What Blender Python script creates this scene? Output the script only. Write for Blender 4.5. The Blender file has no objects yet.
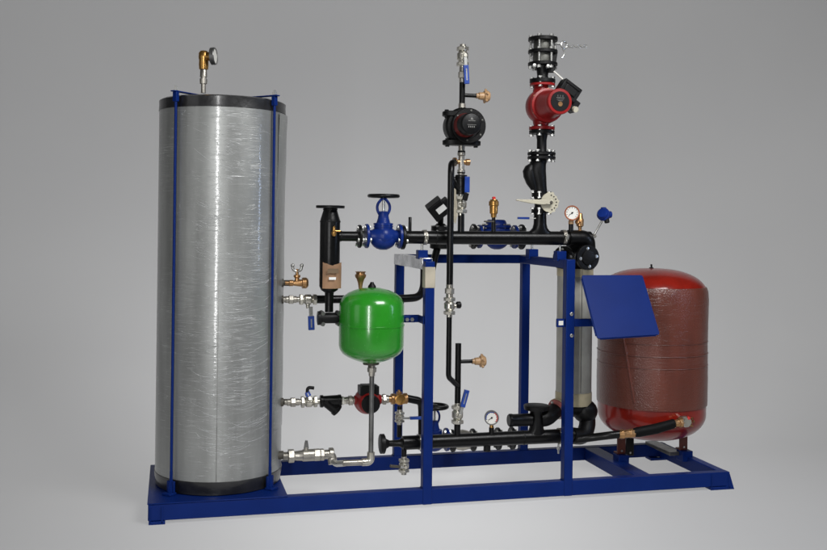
import bpy, bmesh, math, random
from mathutils import Vector, Matrix, noise
random.seed(7)
PI = math.pi
sc = bpy.context.scene
COL = sc.collection
# ------------------------------------------------------------------ camera
F = 960.0; CX = 413.5; CYH = 226.0; CAMZ = 1.52
YAW = math.radians(14.2); ROLL = 0.0125
cam_d = bpy.data.cameras.new('camera'); cam = bpy.data.objects.new('camera', cam_d); COL.objects.link(cam)
CM = Matrix.Translation((0, 0, CAMZ)) @ Matrix.Rotation(-YAW, 4, 'Z') @ Matrix.Rotation(PI/2, 4, 'X') @ Matrix.Rotation(ROLL, 4, 'Z')
cam.matrix_world = CM
cam_d.sensor_width = 36; cam_d.lens = F/827*36; cam_d.shift_y = (CYH-275)/827
cam_d.clip_end = 100
sc.camera = cam
CMI = CM.inverted()

def P(px, py, Y):
    """measured spot of the photograph at true depth Y (metres)"""
    d = CM.to_3x3() @ Vector(((px-CX)/F, -(py-CYH)/F, -1))
    return Vector((0, 0, CAMZ)) + d*(Y/d.y)
def U(p): return -(CMI @ p).z/F                      # metres per photograph pixel at p
class Col_:                                           # a vertical line
    def __init__(s, px, py, Y): s.b = P(px, py, Y); s.Y = Y
    def p(s, py):
        z0, z1 = 0.0, 3.0
        for _ in range(40):
            z = (z0+z1)/2; c = CMI @ Vector((s.b.x, s.Y, z)); y = CYH + F*c.y/c.z
            if y > py: z0 = z
            else: z1 = z
        return Vector((s.b.x, s.Y, z))
class Row_:                                           # a line along the skid
    def __init__(s, px, py, Y): s.b = P(px, py, Y); s.Y = Y
    def p(s, px):
        a, b = -2.0, 5.0
        for _ in range(40):
            x = (a+b)/2; c = CMI @ Vector((x, s.Y, s.b.z)); q = CX - F*c.x/c.z
            if q < px: a = x
            else: b = x
        return Vector((x, s.Y, s.b.z))
# ------------------------------------------------------------------ materials
MATS = {}
def mat(name, col, metal=0.0, rough=0.4, var=0.12, bump=0.0, bscale=60, coat=0.0, spec=0.5, rvar=0.1, nscale=9, tint=None):
    m = bpy.data.materials.new(name); m.use_nodes = True; nt = m.node_tree; N = nt.nodes; L = nt.links
    b = N['Principled BSDF']; b.inputs['Metallic'].default_value = metal
    b.inputs['Specular IOR Level'].default_value = spec; b.inputs['Coat Weight'].default_value = coat; b.inputs['Coat Roughness'].default_value = 0.12
    tc = N.new('ShaderNodeTexCoord'); n = N.new('ShaderNodeTexNoise'); n.inputs['Scale'].default_value = nscale; n.inputs['Detail'].default_value = 7
    L.new(tc.outputs['Object'], n.inputs['Vector'])
    r = N.new('ShaderNodeValToRGB'); c2 = tint or tuple(c*(1-var*2) for c in col); c1 = tuple(min(1, c*(1+var)) for c in col)
    r.color_ramp.elements[0].position = .32; r.color_ramp.elements[0].color = (*c2, 1)
    r.color_ramp.elements[1].position = .62; r.color_ramp.elements[1].color = (*c1, 1)
    L.new(n.outputs['Fac'], r.inputs['Fac']); L.new(r.outputs['Color'], b.inputs['Base Color'])
    n2 = N.new('ShaderNodeTexNoise'); n2.inputs['Scale'].default_value = bscale; n2.inputs['Detail'].default_value = 5; L.new(tc.outputs['Object'], n2.inputs['Vector'])
    mr = N.new('ShaderNodeMapRange'); mr.inputs['To Min'].default_value = max(0.03, rough-rvar); mr.inputs['To Max'].default_value = rough+rvar
    L.new(n2.outputs['Fac'], mr.inputs['Value']); L.new(mr.outputs['Result'], b.inputs['Roughness'])
    if bump:
        bp = N.new('ShaderNodeBump'); bp.inputs['Strength'].default_value = bump; bp.inputs['Distance'].default_value = .002
        L.new(n2.outputs['Fac'], bp.inputs['Height']); L.new(bp.outputs['Normal'], b.inputs['Normal'])
    MATS[name] = m; return m
mat('blue_paint', (.0032, .0175, .125), spec=.10, rough=.40, bump=.2, bscale=120, var=.04, nscale=5)
mat('valve_blue', (.0045, .020, .145), spec=.22, rough=.34, bump=.25, bscale=90)
mat('black_paint', (.0028, .0028, .003), spec=.26, rough=.33, bump=.2, bscale=70, var=.25)
mat('black_cast', (.0035, .0035, .0037), spec=.22, rough=.44, bump=.5, bscale=110, var=.3)
mat('black_plastic', (.0035, .0035, .004), spec=.22, rough=.45, bump=.1)
mat('rubber', (.003, .003, .003), spec=.15, rough=.6)
mat('nickel', (.50, .48, .42), metal=.88, rough=.30, var=.18, bump=.15)
mat('dull_nickel', (.36, .34, .30), metal=.8, rough=.36, var=.25, bump=.3)
mat('steel_pipe', (.17, .17, .165), metal=.75, rough=.38, var=.2)
mat('zinc', (.46, .46, .44), metal=.8, rough=.3)
mat('brass', (.40, .225, .10), metal=.85, rough=.34, var=.18, bump=.2)
mat('tan_plastic', (.36, .22, .11), rough=.45, var=.12)
mat('golden_brass', (.44, .24, .07), metal=.85, rough=.3, var=.15)
mat('green_paint', (.022, .245, .016), rough=.24, var=.05, coat=.5, bump=.04)
mat('red_paint', (.195, .010, .005), spec=.12, rough=.34, var=.14, coat=.65, bump=.1)
mat('pump_red', (.23, .010, .010), spec=.3, rough=.36, var=.12, bump=.3)
mat('deep_red', (.10, .007, .006), spec=.25, rough=.4, var=.15)
mat('rust_brown', (.085, .018, .010), rough=.5, var=.2)
mat('cream', (.46, .43, .33), rough=.5, var=.06)
mat('off_white', (.70, .69, .64), rough=.5, var=.05)
mat('white', (.78, .78, .76), rough=.45, var=.03)
mat('cardboard', (.27, .155, .085), rough=.75, var=.14, bump=.5, bscale=40)
mat('lever_blue', (.010, .045, .26), rough=.35)
mat('foil', (.62, .62, .64), metal=.85, rough=.25, var=.2, bump=.9, bscale=25)
mat('tape_beige', (.40, .36, .28), rough=.6, var=.12, bump=.5, bscale=30)
mat('red_plastic', (.5, .02, .015), rough=.4)
mat('pink_gasket', (.33, .10, .09), rough=.6, var=.2)
mat('exchanger_shell', (.34, .33, .29), rough=.4, metal=.1, var=.1, bump=.3, bscale=14)
mat('insul_yellow', (.46, .40, .26), rough=.6, var=.12)
mat('black_band', (.012, .012, .013), rough=.33, bump=.9, bscale=22, var=.35, coat=.3)
mat('orange_rim', (.42, .13, .055), metal=.5, rough=.35)
mat('print_tan', (.15, .10, .055), rough=.7)
mat('bellows_grey', (.10, .10, .09), metal=.6, rough=.42)
mat('grime', (.05, .045, .035), rough=.6)

def film_mat(name, base, metal, rough, film_col, dots=0.0, amount=.5):
    """stretch film over a jacket: creases are thin raised lines of whitish film"""
    m = bpy.data.materials.new(name); m.use_nodes = True; nt = m.node_tree; N = nt.nodes; L = nt.links
    b = N['Principled BSDF']; tc = N.new('ShaderNodeTexCoord')
    def nd(t, **k):
        n = N.new(t)
        for a, v in k.items(): n.inputs[a].default_value = v
        return n
    def crease(tilt, tx, sc_, wid, off, lo=.52):
        mp = N.new('ShaderNodeMapping'); mp.vector_type = 'POINT'; mp.inputs['Rotation'].default_value = (tx, tilt, 0); mp.inputs['Location'].default_value = (off, off*.7, off*.3)
        mp.inputs['Scale'].default_value = (1.5, 1.5, sc_)
        L.new(tc.outputs['Object'], mp.inputs['Vector'])
        n = nd('ShaderNodeTexNoise', Scale=1.5, Detail=2.0, Roughness=.5, Distortion=.35); L.new(mp.outputs['Vector'], n.inputs['Vector'])
        a = N.new('ShaderNodeMath'); a.operation = 'SUBTRACT'; a.inputs[1].default_value = .5; L.new(n.outputs['Fac'], a.inputs[0])
        c = N.new('ShaderNodeMath'); c.operation = 'ABSOLUTE'; L.new(a.outputs[0], c.inputs[0])
        r = nd('ShaderNodeMapRange'); r.inputs['From Min'].default_value = 0; r.inputs['From Max'].default_value = wid; r.inputs['To Min'].default_value = 1; r.inputs['To Max'].default_value = 0
        L.new(c.outputs[0], r.inputs['Value'])
        g = nd('ShaderNodeTexNoise', Scale=3.0, Detail=2.0); mp2 = N.new('ShaderNodeMapping'); mp2.inputs['Location'].default_value = (off*3, 1, off); mp2.inputs['Scale'].default_value = (1.8, 1.8, 1.3)
        L.new(tc.outputs['Object'], mp2.inputs['Vector']); L.new(mp2.outputs['Vector'], g.inputs['Vector'])
        r2 = nd('ShaderNodeMapRange'); r2.inputs['From Min'].default_value = lo; r2.inputs['From Max'].default_value = lo+.10; L.new(g.outputs['Fac'], r2.inputs['Value'])
        q = N.new('ShaderNodeMath'); q.operation = 'MULTIPLY'; L.new(r.outputs[0], q.inputs[0]); L.new(r2.outputs[0], q.inputs[1])
        return q
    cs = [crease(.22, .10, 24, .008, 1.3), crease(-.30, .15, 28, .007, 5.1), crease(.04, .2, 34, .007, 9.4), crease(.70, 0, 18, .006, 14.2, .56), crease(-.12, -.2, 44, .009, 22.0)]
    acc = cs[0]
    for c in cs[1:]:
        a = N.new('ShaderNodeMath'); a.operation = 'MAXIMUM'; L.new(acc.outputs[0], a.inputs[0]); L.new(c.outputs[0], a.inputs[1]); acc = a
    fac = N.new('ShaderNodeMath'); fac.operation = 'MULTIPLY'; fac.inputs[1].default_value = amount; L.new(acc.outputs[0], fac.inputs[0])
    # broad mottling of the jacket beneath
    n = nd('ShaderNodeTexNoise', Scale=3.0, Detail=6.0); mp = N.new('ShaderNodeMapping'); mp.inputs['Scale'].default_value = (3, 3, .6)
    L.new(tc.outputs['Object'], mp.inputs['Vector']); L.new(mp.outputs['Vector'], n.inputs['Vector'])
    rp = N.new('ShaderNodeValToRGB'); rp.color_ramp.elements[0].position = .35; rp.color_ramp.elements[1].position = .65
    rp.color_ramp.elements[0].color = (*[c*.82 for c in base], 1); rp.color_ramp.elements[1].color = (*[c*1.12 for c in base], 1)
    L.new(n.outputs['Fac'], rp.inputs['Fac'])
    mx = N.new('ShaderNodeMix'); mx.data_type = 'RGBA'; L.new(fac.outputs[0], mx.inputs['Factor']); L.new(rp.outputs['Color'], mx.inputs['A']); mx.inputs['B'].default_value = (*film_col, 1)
    L.new(mx.outputs['Result'], b.inputs['Base Color'])
    mm = nd('ShaderNodeMapRange'); mm.inputs['To Min'].default_value = metal; mm.inputs['To Max'].default_value = 0; L.new(fac.outputs[0], mm.inputs['Value']); L.new(mm.outputs[0], b.inputs['Metallic'])
    b.inputs['Roughness'].default_value = rough
    b.inputs['Coat Weight'].default_value = .45 if dots else .55; b.inputs['Specular IOR Level'].default_value = .3 if dots else .5; b.inputs['Coat Roughness'].default_value = .10
    # ripples
    ws = nd('ShaderNodeTexNoise', Scale=1.0, Detail=3.0, Roughness=.5, Distortion=.8); mp3 = N.new('ShaderNodeMapping'); mp3.inputs['Scale'].default_value = (4, 4, 20); mp3.inputs['Rotation'].default_value = (.1, .22, 0)
    L.new(tc.outputs['Object'], mp3.inputs['Vector']); L.new(mp3.outputs['Vector'], ws.inputs['Vector'])
    ad = N.new('ShaderNodeMath'); ad.operation = 'MULTIPLY_ADD'; ad.inputs[1].default_value = .5; L.new(acc.outputs[0], ad.inputs[0]); wq = N.new('ShaderNodeMath'); wq.operation = 'MULTIPLY'; wq.inputs[1].default_value = .22 if dots else 1; L.new(ws.outputs['Fac'], wq.inputs[0]); L.new(wq.outputs[0], ad.inputs[2])
    last = ad
    if dots:
        v = nd('ShaderNodeTexVoronoi', Scale=dots); v.feature = 'F1'; L.new(tc.outputs['Object'], v.inputs['Vector'])
        ms = N.new('ShaderNodeMath'); ms.operation = 'MULTIPLY_ADD'; ms.inputs[1].default_value = -1.3; L.new(v.outputs['Distance'], ms.inputs[0]); L.new(ad.outputs[0], ms.inputs[2]); last = ms
    b2 = N.new('ShaderNodeBump'); b2.inputs['Strength'].default_value = .42 if dots else .62; b2.inputs['Distance'].default_value = .0035
    L.new(last.outputs[0], b2.inputs['Height']); L.new(b2.outputs['Normal'], b.inputs['Coat Normal'])
    b1 = N.new('ShaderNodeBump'); b1.inputs['Strength'].default_value = .42; b1.inputs['Distance'].default_value = .003
    L.new(last.outputs[0], b1.inputs['Height']); L.new(b1.outputs['Normal'], b.inputs['Normal'])
    MATS[name] = m
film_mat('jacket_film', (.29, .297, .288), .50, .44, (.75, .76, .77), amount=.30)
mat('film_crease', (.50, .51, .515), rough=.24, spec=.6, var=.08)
mat('ridge_film', (.12, .045, .035), rough=.3, spec=.5)
film_mat('bubble_film', (.112, .030, .019), .0, .42, (.26, .15, .13), dots=140, amount=.12)
# ------------------------------------------------------------------ mesh building
def frame(d):
    d = d.normalized(); a = Vector((0, 0, 1)) if abs(d.z) < .9 else Vector((1, 0, 0))
    u = d.cross(a).normalized(); return u, d.cross(u).normalized()
XP, XM, ZP, ZM, FR, BK = Vector((1,0,0)), Vector((-1,0,0)), Vector((0,0,1)), Vector((0,0,-1)), Vector((0,-1,0)), Vector((0,1,0))
class MB:
    def __init__(s): s.bm = bmesh.new(); s.mi = 0
    def face(s, vs):
        try: f = s.bm.faces.new(vs); f.material_index = s.mi; return f
        except ValueError: return None
    def rings(s, rr, closed=False, cap=True):
        n = len(rr[0]); vs = [[s.bm.verts.new(v) for v in r] for r in rr]; m = len(vs)
        for i in range(m if closed else m-1):
            a, b = vs[i], vs[(i+1) % m]
            for j in range(n): s.face([a[j], a[(j+1) % n], b[(j+1) % n], b[j]])
        if cap and not closed: s.face(vs[0][::-1]); s.face(vs[-1])
        return s
    def lathe(s, p, d, prof, seg=28, unit=None, rot=0.0):
        """prof = (distance along d, radius) in photograph pixels unless unit given"""
        k = U(p) if unit is None else unit; u, w = frame(d); d = d.normalized(); rr = []
        for t, r in prof:
            r = max(r, .02 if unit is None else .0004)
            rr.append([p + d*(t*k) + (u*math.cos(a)+w*math.sin(a))*(r*k) for a in [rot+2*PI*j/seg for j in range(seg)]])
        return s.rings(rr)
    def lines(s, pts, seg=28, rot=0.0):
        """(point, radius px) along a straight line"""
        a, b = pts[0][0], pts[-1][0]; d = (b-a).normalized(); u, w = frame(d); rr = []
        for p, r in pts:
            k = U(p); rr.append([p + (u*math.cos(q)+w*math.sin(q))*(r*k) for q in [rot+2*PI*j/seg for j in range(seg)]])
        return s.rings(rr)
    def tube(s, pts, r, bend=None, seg=18):
        """pts world points, r metres, rounded corners"""
        path = [pts[0]]
        for i in range(1, len(pts)-1):
            a, b, c = pts[i-1], pts[i], pts[i+1]; q = min((a-b).length*.48, (c-b).length*.48, bend or r*2.2)
            s0 = b+(a-b).normalized()*q; s1 = b+(c-b).normalized()*q
            for k in range(8):
                t = k/7; path.append(s0*(1-t)**2 + b*2*t*(1-t) + s1*t*t)
        path.append(pts[-1])
        tg = [(path[min(i+1, len(path)-1)]-path[max(i-1, 0)]).normalized() for i in range(len(path))]
        u = frame(tg[0])[0]; rr = []
        for i, p in enumerate(path):
            u = (u - tg[i]*u.dot(tg[i])).normalized(); w = tg[i].cross(u)
            ri = r[i] if isinstance(r, list) else r
            rr.append([p + (u*math.cos(a)+w*math.sin(a))*ri for a in [2*PI*j/seg for j in range(seg)]])
        return s.rings(rr)
    def box(s, c, size, X=XP, Z=ZP):
        X = X.normalized(); Yv = Z.cross(X).normalized(); Z = X.cross(Yv).normalized(); h = [v/2 for v in size]
        q = [[c + X*a*h[0] + Yv*b*h[1] + Z*e*h[2] for a, b in ((-1,-1),(1,-1),(1,1),(-1,1))] for e in (-1, 1)]
        return s.rings(q)
    def box2(s, lo, hi): 
        lo, hi = Vector(lo), Vector(hi); return s.box((lo+hi)/2, [abs(v) for v in (hi-lo)])
    def prism(s, poly, n, t):
        n = n.normalized()*t; return s.rings([[v for v in poly], [v+n for v in poly]])
    def ball(s, c, r, sx=1, sy=1, sz=1, seg=20):
        k = U(c); rr = []
        for i in range(1, 12):
            a = PI*i/12; rr.append([c+Vector((math.sin(a)*math.cos(b)*sx, math.sin(a)*math.sin(b)*sy, -math.cos(a)*sz))*r*k for b in [2*PI*j/seg for j in range(seg)]])
        return s.rings(rr)
    def torus(s, c, d, R, r, seg=36, m=10, unit=None):
        k = U(c) if unit is None else unit; u, w = frame(d); d = d.normalized(); rr = []
        for i in range(seg):
            a = 2*PI*i/seg; e = u*math.cos(a)+w*math.sin(a)
            rr.append([c + e*(R*k) + (e*math.cos(b)+d*math.sin(b))*(r*k) for b in [2*PI*j/m for j in range(m)]])
        return s.rings(rr, closed=True)
    def obj(s, name, mats, parent=None, bevel=.0012):
        if isinstance(mats, str): mats = [mats]
        off = parent['_o'] if parent is not None else (0, 0, 0); off = Vector(off)
        bmesh.ops.recalc_face_normals(s.bm, faces=s.bm.faces)
        ce = sum((v.co for v in s.bm.verts), Vector())/max(1, len(s.bm.verts)) if parent is not None else Vector()
        for v in s.bm.verts: v.co -= ce
        me = bpy.data.meshes.new(name); s.bm.to_mesh(me); s.bm.free()
        for m in mats: me.materials.append(MATS[m])
        me.polygons.foreach_set('use_smooth', [True]*len(me.polygons)); me.set_sharp_from_angle(angle=math.radians(38))
        o = bpy.data.objects.new(name, me); COL.objects.link(o); o['_o'] = tuple(ce)
        if parent is not None: o.parent = parent; o.location = ce-off
        if bevel:
            b = o.modifiers.new('bevel', 'BEVEL'); b.width = bevel; b.segments = 2; b.limit_method = 'ANGLE'; b.angle_limit = math.radians(40); b.harden_normals = False
        return o
def thing(name, label, cat, loc, group=None):
    o = bpy.data.objects.new(name, None); COL.objects.link(o); o.location = loc; o.empty_display_size = .05
    o['_o'] = tuple(loc); o['label'] = label; o['category'] = cat
    if group: o['group'] = group
    return o
def bolts(parent, p, d, R, n, r=2.0, ln=5, mat_='zinc', rot=.39):
    k = U(p); u, w = frame(d); d = d.normalized()
    for i in range(n):
        a = rot+2*PI*i/n; c = p+(u*math.cos(a)+w*math.sin(a))*(R*k)
        MB().lathe(c-d*(ln/2*k), d, [(0, r*.6), (.2, r), (1.4, r), (1.4, r*.62), (ln-1.4, r*.62), (ln-1.4, r), (ln-.1, r), (ln, r*.6)], seg=6).obj('bolt', mat_, parent, 0)
def flange(parent, p, d, R, th=3.2, n=4, m='black_cast', gap=True, br=1.9, rot=.39, Rb=None, bmat='zinc'):
    f = MB()
    if gap: f.lathe(p, d, [(-th, R*.6), (-th, R-.5), (-th+.5, R), (-.35, R), (-.35, R*.62), (.35, R*.62), (.35, R), (th-.5, R), (th, R-.5), (th, R*.6)])
    else: f.lathe(p, d, [(-th/2, R-.4), (-th/2+.4, R), (th/2-.4, R), (th/2, R-.4)])
    o = f.obj('flange', m, parent, 0)
    bolts(o, p, d, Rb or R*.78, n, r=br, ln=th*2+4 if gap else th+4, rot=rot, mat_=bmat)
    return o
def lever(parent, a, b, w=5, t=1.2, sleeve=(.35, 1), m='lever_blue'):
    """valve handle: metal strip from the stem a to the tip b, plastic sleeve on it"""
    k = U(a); d = (b-a); n = d.normalized(); side = FR if abs(n.dot(FR)) < .8 else ZP
    x = side.cross(n).normalized()
    o = MB(); o.box((a+b)/2, (d.length, w*.62*k, t*k), n, side); h = o.obj('handle', 'zinc', parent, .0006)
    q0, q1 = a+d*sleeve[0], a+d*sleeve[1]
    s = MB(); s.box((q0+q1)/2, ((q1-q0).length, w*k, (t+2.0)*k), n, side); sl = s.obj('sleeve', m, h, .0025)
    if m == 'lever_blue' and w > 4:
        s = MB(); s.box((q0+q1)/2+side*((t/2+1.05)*k), ((q1-q0).length*.62, w*.22*k, .12*k), n, side); s.obj('print', 'zinc', sl, 0)
    return h
def hexbody(b, p, d, l, r): b.lathe(p, d, [(-l/2, r*.9), (-l/2+.3, r), (l/2-.3, r), (l/2, r*.9)], seg=6)
def ball_valve(label, p, d, ln, r, hdl=None, m='nickel', stem_dir=FR, group='nickel ball valves in the piping', hm='lever_blue', butterfly=False, w=5):
    t = thing('ball_valve', label, 'valve', p, group)
    k = U(p); h = ln/2
    MB().lathe(p, d, [(-h-2.6, r*.55), (-h-.02, r*.55), (-h, r*.8), (-h+.2, r*.92), (-h*.62, r*.92), (-h*.6, r*.7), (-h*.48, r*.74), (-h*.3, r), (h*.3, r), (h*.48, r*.74), (h*.6, r*.7), (h*.62, r*.92), (h-.2, r*.92), (h, r*.8), (h+.02, r*.55), (h+2.6, r*.55)], seg=24).obj('body', m, t)
    for s_ in (-1, 1):
        b = MB(); hexbody(b, p+d.normalized()*(s_*h*.80*k), d, h*.42, r*1.12); b.obj('hex_nut', m, t)
    st = p+stem_dir.normalized()*(r*1.5*k)
    b = MB(); b.lathe(p, stem_dir, [(0, r*.5), (r*1.05, r*.5), (r*1.05, r*.38), (r*1.7, r*.34)], seg=14); b.obj('stem', m, t)
    if butterfly:
        b = MB(); u = d.normalized()
        for s_ in (-1, 1): b.tube([st, st+u*(s_*4*k)+stem_dir*(1*k), st+u*(s_*5.2*k)+stem_dir*(6*k)], 1.15*k, seg=8)
        b.lathe(st, stem_dir, [(-1, 1.4), (1.8, 1.4)], seg=10); b.obj('handle', m, t, 0)
    elif hdl is not None: lever(t, st, hdl+ (st-p).dot(FR)*FR if False else hdl, w=w, m=hm)
    return t
def union(label, p, d, ln, r, m='dull_nickel', name='pipe_union', group='union nuts in the piping'):
    t = thing(name, label, 'union', p, group); h = ln/2
    MB().lathe(p, d, [(-h-2.6, r*.6), (-h-.02, r*.6), (-h, r*.8), (-h*.45, r*.8), (-h*.4, r*.6), (h*.4, r*.6), (h*.45, r*.8), (h, r*.8), (h+.02, r*.6), (h+2.6, r*.6)], seg=20).obj('sleeve', m, t)
    b = MB(); hexbody(b, p, d, ln*.42, r*1.12); b.obj('nut', m, t); return t
def pipe(label, pts, r_px, m='black_paint', name='pipe', cat='pipe', bend=None, group=None):
    k = U(pts[0]); o = MB().tube(pts, r_px*k, bend and bend*k); ob = o.obj(name, m, None, 0)
    ob['label'] = label; ob['category'] = cat
    if group: ob['group'] = group
    return ob
def gauge(label, p, r, base, rim, facing, colored=False, name='pressure_gauge'):
    t = thing(name, label, 'gauge', base); k = U(p); d = facing.normalized()
    MB().lathe(p, d, [(-3.5, r*.86), (-3, r*.95), (1.2, r), (1.9, r*.98), (1.9, r*.84), (1.1, r*.82)], seg=36).obj('case', rim, t, 0)
    dl = MB().lathe(p, d, [(.9, r*.83), (1.35, r*.83)], seg=36).obj('dial', 'off_white', t, 0)
    u = d.cross(ZP).normalized()*-1; w = u.cross(d).normalized()*1
    if w.z < 0: w = -w
    b = MB()
    for i in range(11):
        a = math.radians(225-27*i); e = u*math.cos(a)+w*math.sin(a); q = p+d*(1.5*k)
        b.box(q+e*(r*.70*k), (r*.16*k, .35*k, .12*k), e, d)
    b.obj('tick_marks', 'black_plastic', dl, 0)
    if colored:
        for a0, a1, mm in ((-40, 60, 'red_plastic'), (62, 200, 'lever_blue')):
            b = MB(); n = 10; q = p+d*(1.42*k); po = [q+(u*math.cos(math.radians(a))+w*math.sin(math.radians(a)))*(r*.82*k) for a in [a0+(a1-a0)*i/n for i in range(n+1)]]
            pi_ = [q+(u*math.cos(math.radians(a))+w*math.sin(math.radians(a)))*(r*.70*k) for a in [a0+(a1-a0)*i/n for i in range(n+1)]]
            for i in range(n): b.rings([[po[i], po[i+1], pi_[i+1], pi_[i]], [v+d*(.1*k) for v in (po[i], po[i+1], pi_[i+1], pi_[i])]])
            b.obj('coloured_scale', mm, dl, 0)
    a = math.radians(215); e = u*math.cos(a)+w*math.sin(a)
    b = MB(); b.box(p+d*(1.75*k)+e*(r*.18*k), (r*.75*k, .5*k, .2*k), e, d); b.lathe(p, d, [(1.5, r*.12), (2.0, r*.12)], seg=12); b.obj('needle', 'black_plastic', t, 0)
    return t
# ------------------------------------------------------------------ floor and backdrop
def grey_sheet(name, tr):
    m = bpy.data.materials.new(name); m.use_nodes = True; nt = m.node_tree; N = nt.nodes; L = nt.links
    N.remove(N['Principled BSDF']); out = N['Material Output']
    d = N.new('ShaderNodeBsdfDiffuse'); t = N.new('ShaderNodeBsdfTranslucent'); mx = N.new('ShaderNodeMixShader'); mx.inputs[0].default_value = tr
    n = N.new('ShaderNodeTexNoise'); n.inputs['Scale'].default_value = 1.2; r = N.new('ShaderNodeValToRGB')
    r.color_ramp.elements[0].color = (.50, .50, .505, 1); r.color_ramp.elements[1].color = (.52, .52, .52, 1)
    tc = N.new('ShaderNodeTexCoord'); L.new(tc.outputs['Object'], n.inputs['Vector']); L.new(n.outputs['Fac'], r.inputs['Fac'])
    for s_ in (d, t): L.new(r.outputs['Color'], s_.inputs['Color'])
    L.new(d.outputs[0], mx.inputs[1]); L.new(t.outputs[0], mx.inputs[2]); L.new(mx.outputs[0], out.inputs['Surface'])
    MATS[name] = m
grey_sheet('backdrop_sheet', .62)
def sheet(name, pts, x0, x1):
    bm = bmesh.new(); n = 2; rows = [[bm.verts.new((x0+(x1-x0)*i/n, y, z)) for i in range(n+1)] for y, z in pts]
    for a, b in zip(rows, rows[1:]):
        for i in range(n): bm.faces.new((a[i], a[i+1], b[i+1], b[i]))
    me = bpy.data.meshes.new(name); bm.to_mesh(me); bm.free(); me.materials.append(MATS['backdrop_sheet'])
    me.polygons.foreach_set('use_smooth', [True]*len(me.polygons))
    o = bpy.data.objects.new(name, me); COL.objects.link(o); o['kind'] = 'structure'; return o
sheet('floor', [(2.0, 0), (5.9, 0)], -6, 11)
R_ = 3.2
sheet('backdrop', [(5.9+R_*math.sin(a), R_-R_*math.cos(a)) for a in [PI/2*i/40 for i in range(41)]]+[(5.9+R_, 7)], -6, 11)

# ------------------------------------------------------------------ skid frame
YF, YB, ZT, ZB = 5.0, 5.80, .101, .018
XL, XR = P(148, 504.6, YF).x, P(730, 468, YF).x
sk = thing('skid_frame', 'blue painted steel base frame with four uprights carrying the whole heating unit', 'frame', ((XL+XR)/2, 5.4, 0))
def rail(name, lo, hi, lip=None):
    b = MB(); b.box2(lo, hi); return b.obj(name, 'blue_paint', sk, .004)
W = .055
rail('front_beam', (XL, YF, ZB), (XR, YF+W, ZT))
rail('rear_beam', (XL, YB-W, ZB), (XR, YB, ZT))
rail('end_beam', (XL+.001, YF+W, ZB+.001), (XL+W, YB-W, ZT-.001))
rail('end_beam', (XR-W, YF+W, ZB+.001), (XR-.001, YB-W, ZT-.001))
XD = P(288, 494, YF).x
rail('deck_plate', (XL-.004, YF-.004, ZT+.0005), (XD, YB+.003, ZT+.007))
x1 = P(639, 472, YF).x
rail('cross_beam', (x1, YF+W, ZB+.002), (x1+.10, YB-W, ZT-.002))
x2 = P(522, 462, YB).x
for fx, yy in ((XL, YF), (XR-.13, YF), (XL, YB-.085), (XR-.13, YB-.085)):
    b = MB(); w = .085 if fx == XL else .14
    b.box2((fx+.004, yy-.006 if yy == YF else yy, .0), (fx+w, yy+.08, .017))
    if yy == YF: b.box2((fx+.008, yy-.006, .004), (fx+.014, yy, ZT-.012)); b.box2((fx+w-.02, yy-.006, .004), (fx+w-.012, yy, ZT-.012))
    o = b.obj('foot', 'blue_paint', sk, .002)
    c = Vector((fx+w*.5, yy-.004, .014)); MB().lathe(c+Vector((0, .03, -.002)), ZP, [(0, 1.6), (1, 1.6)], seg=6).obj('bolt', 'zinc', o, 0)
# flared gusset at the right front corner
b = MB(); g = Vector((XR, YF, 0)); b.prism([g+Vector((0, .0, ZT-.01)), g+Vector((.026, -.008, .0)), g+Vector((.022, -.008, 0)), g+Vector((-.03, 0, 0))], BK, .05); b.obj('foot', 'blue_paint', sk, .002)
PW = .052
def post(px, py, Y, ptop, pbot_z=None, name='post'):
    x = P(px, py, Y).x; zt = Col_(px, py, Y).p(ptop).z; b = MB(); b.box2((x-PW/2, Y-.003 if Y < 5.4 else Y-.05, pbot_z if pbot_z is not None else ZB-.001), (x+PW/2, Y+PW if Y < 5.4 else Y+.003, zt))
    o = b.obj(name, 'blue_paint', sk, .004); return x, zt, o
FLx, FLz, fl = post(428.5, 400, YF, 261.5)
FRx, FRz, fr = post(569.5, 380, YF, 259.5)
RLx, RLz, rl = post(397.8, 330, YB, 259, ZB)
RRx, RRz, rr_ = post(523, 330, YB, 258, ZB)
ZU = FRz
rail('top_rail', (RLx-PW/2-.001, YB-.052, ZU-.052), (RRx+PW/2+.001, YB+.001, ZU+.0015))
rail('top_rail', (FRx-PW/2+.002, YF+PW, ZU-.051), (FRx+PW/2-.002, YB-.052, ZU-.001))
o = rail('top_rail', (FLx-PW/2+.002, YF+PW, ZU-.051), (FLx+PW/2-.002, YB-.052, ZU-.001))
for xx_, yy_ in ((FLx, YF+.025), (FRx, YF+.025), (RLx, YB-.025), (RRx, YB-.025)):
    for sg in (-1, 1):
        b = MB(); n = 14; b.tube([Vector((xx_+sg*(PW/2+.001), yy_-.022+.044*i/n, ZT+.001+.0012*math.sin(i*2.3))) for i in range(n+1)], .0035, .001, 6)
        b.obj('weld_bead', 'blue_paint', sk, 0)
# tape on the left front post and foil round the left rail
b = MB(); c0 = Col_(428.5, 280, YF).p(267).z; c1 = Col_(428.5, 280, YF).p(288).z
b.box2((FLx-PW/2-.003, YF-.006, c1), (FLx+PW/2+.003, YF+PW+.003, c0)); b.obj('masking_tape', 'tape_beige', fl, .003)
b = MB(); q = [P(394.5, 256.5, YF+.13), P(433, 263.5, YF-.012)]
xx = FLx
b.box2((FLx-PW/2-.004, YF+.06, ZU-.060), (FLx+PW/2+.004, YB-.06, ZU+.004)); b.obj('foil_wrap', 'foil', o, .004)
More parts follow.
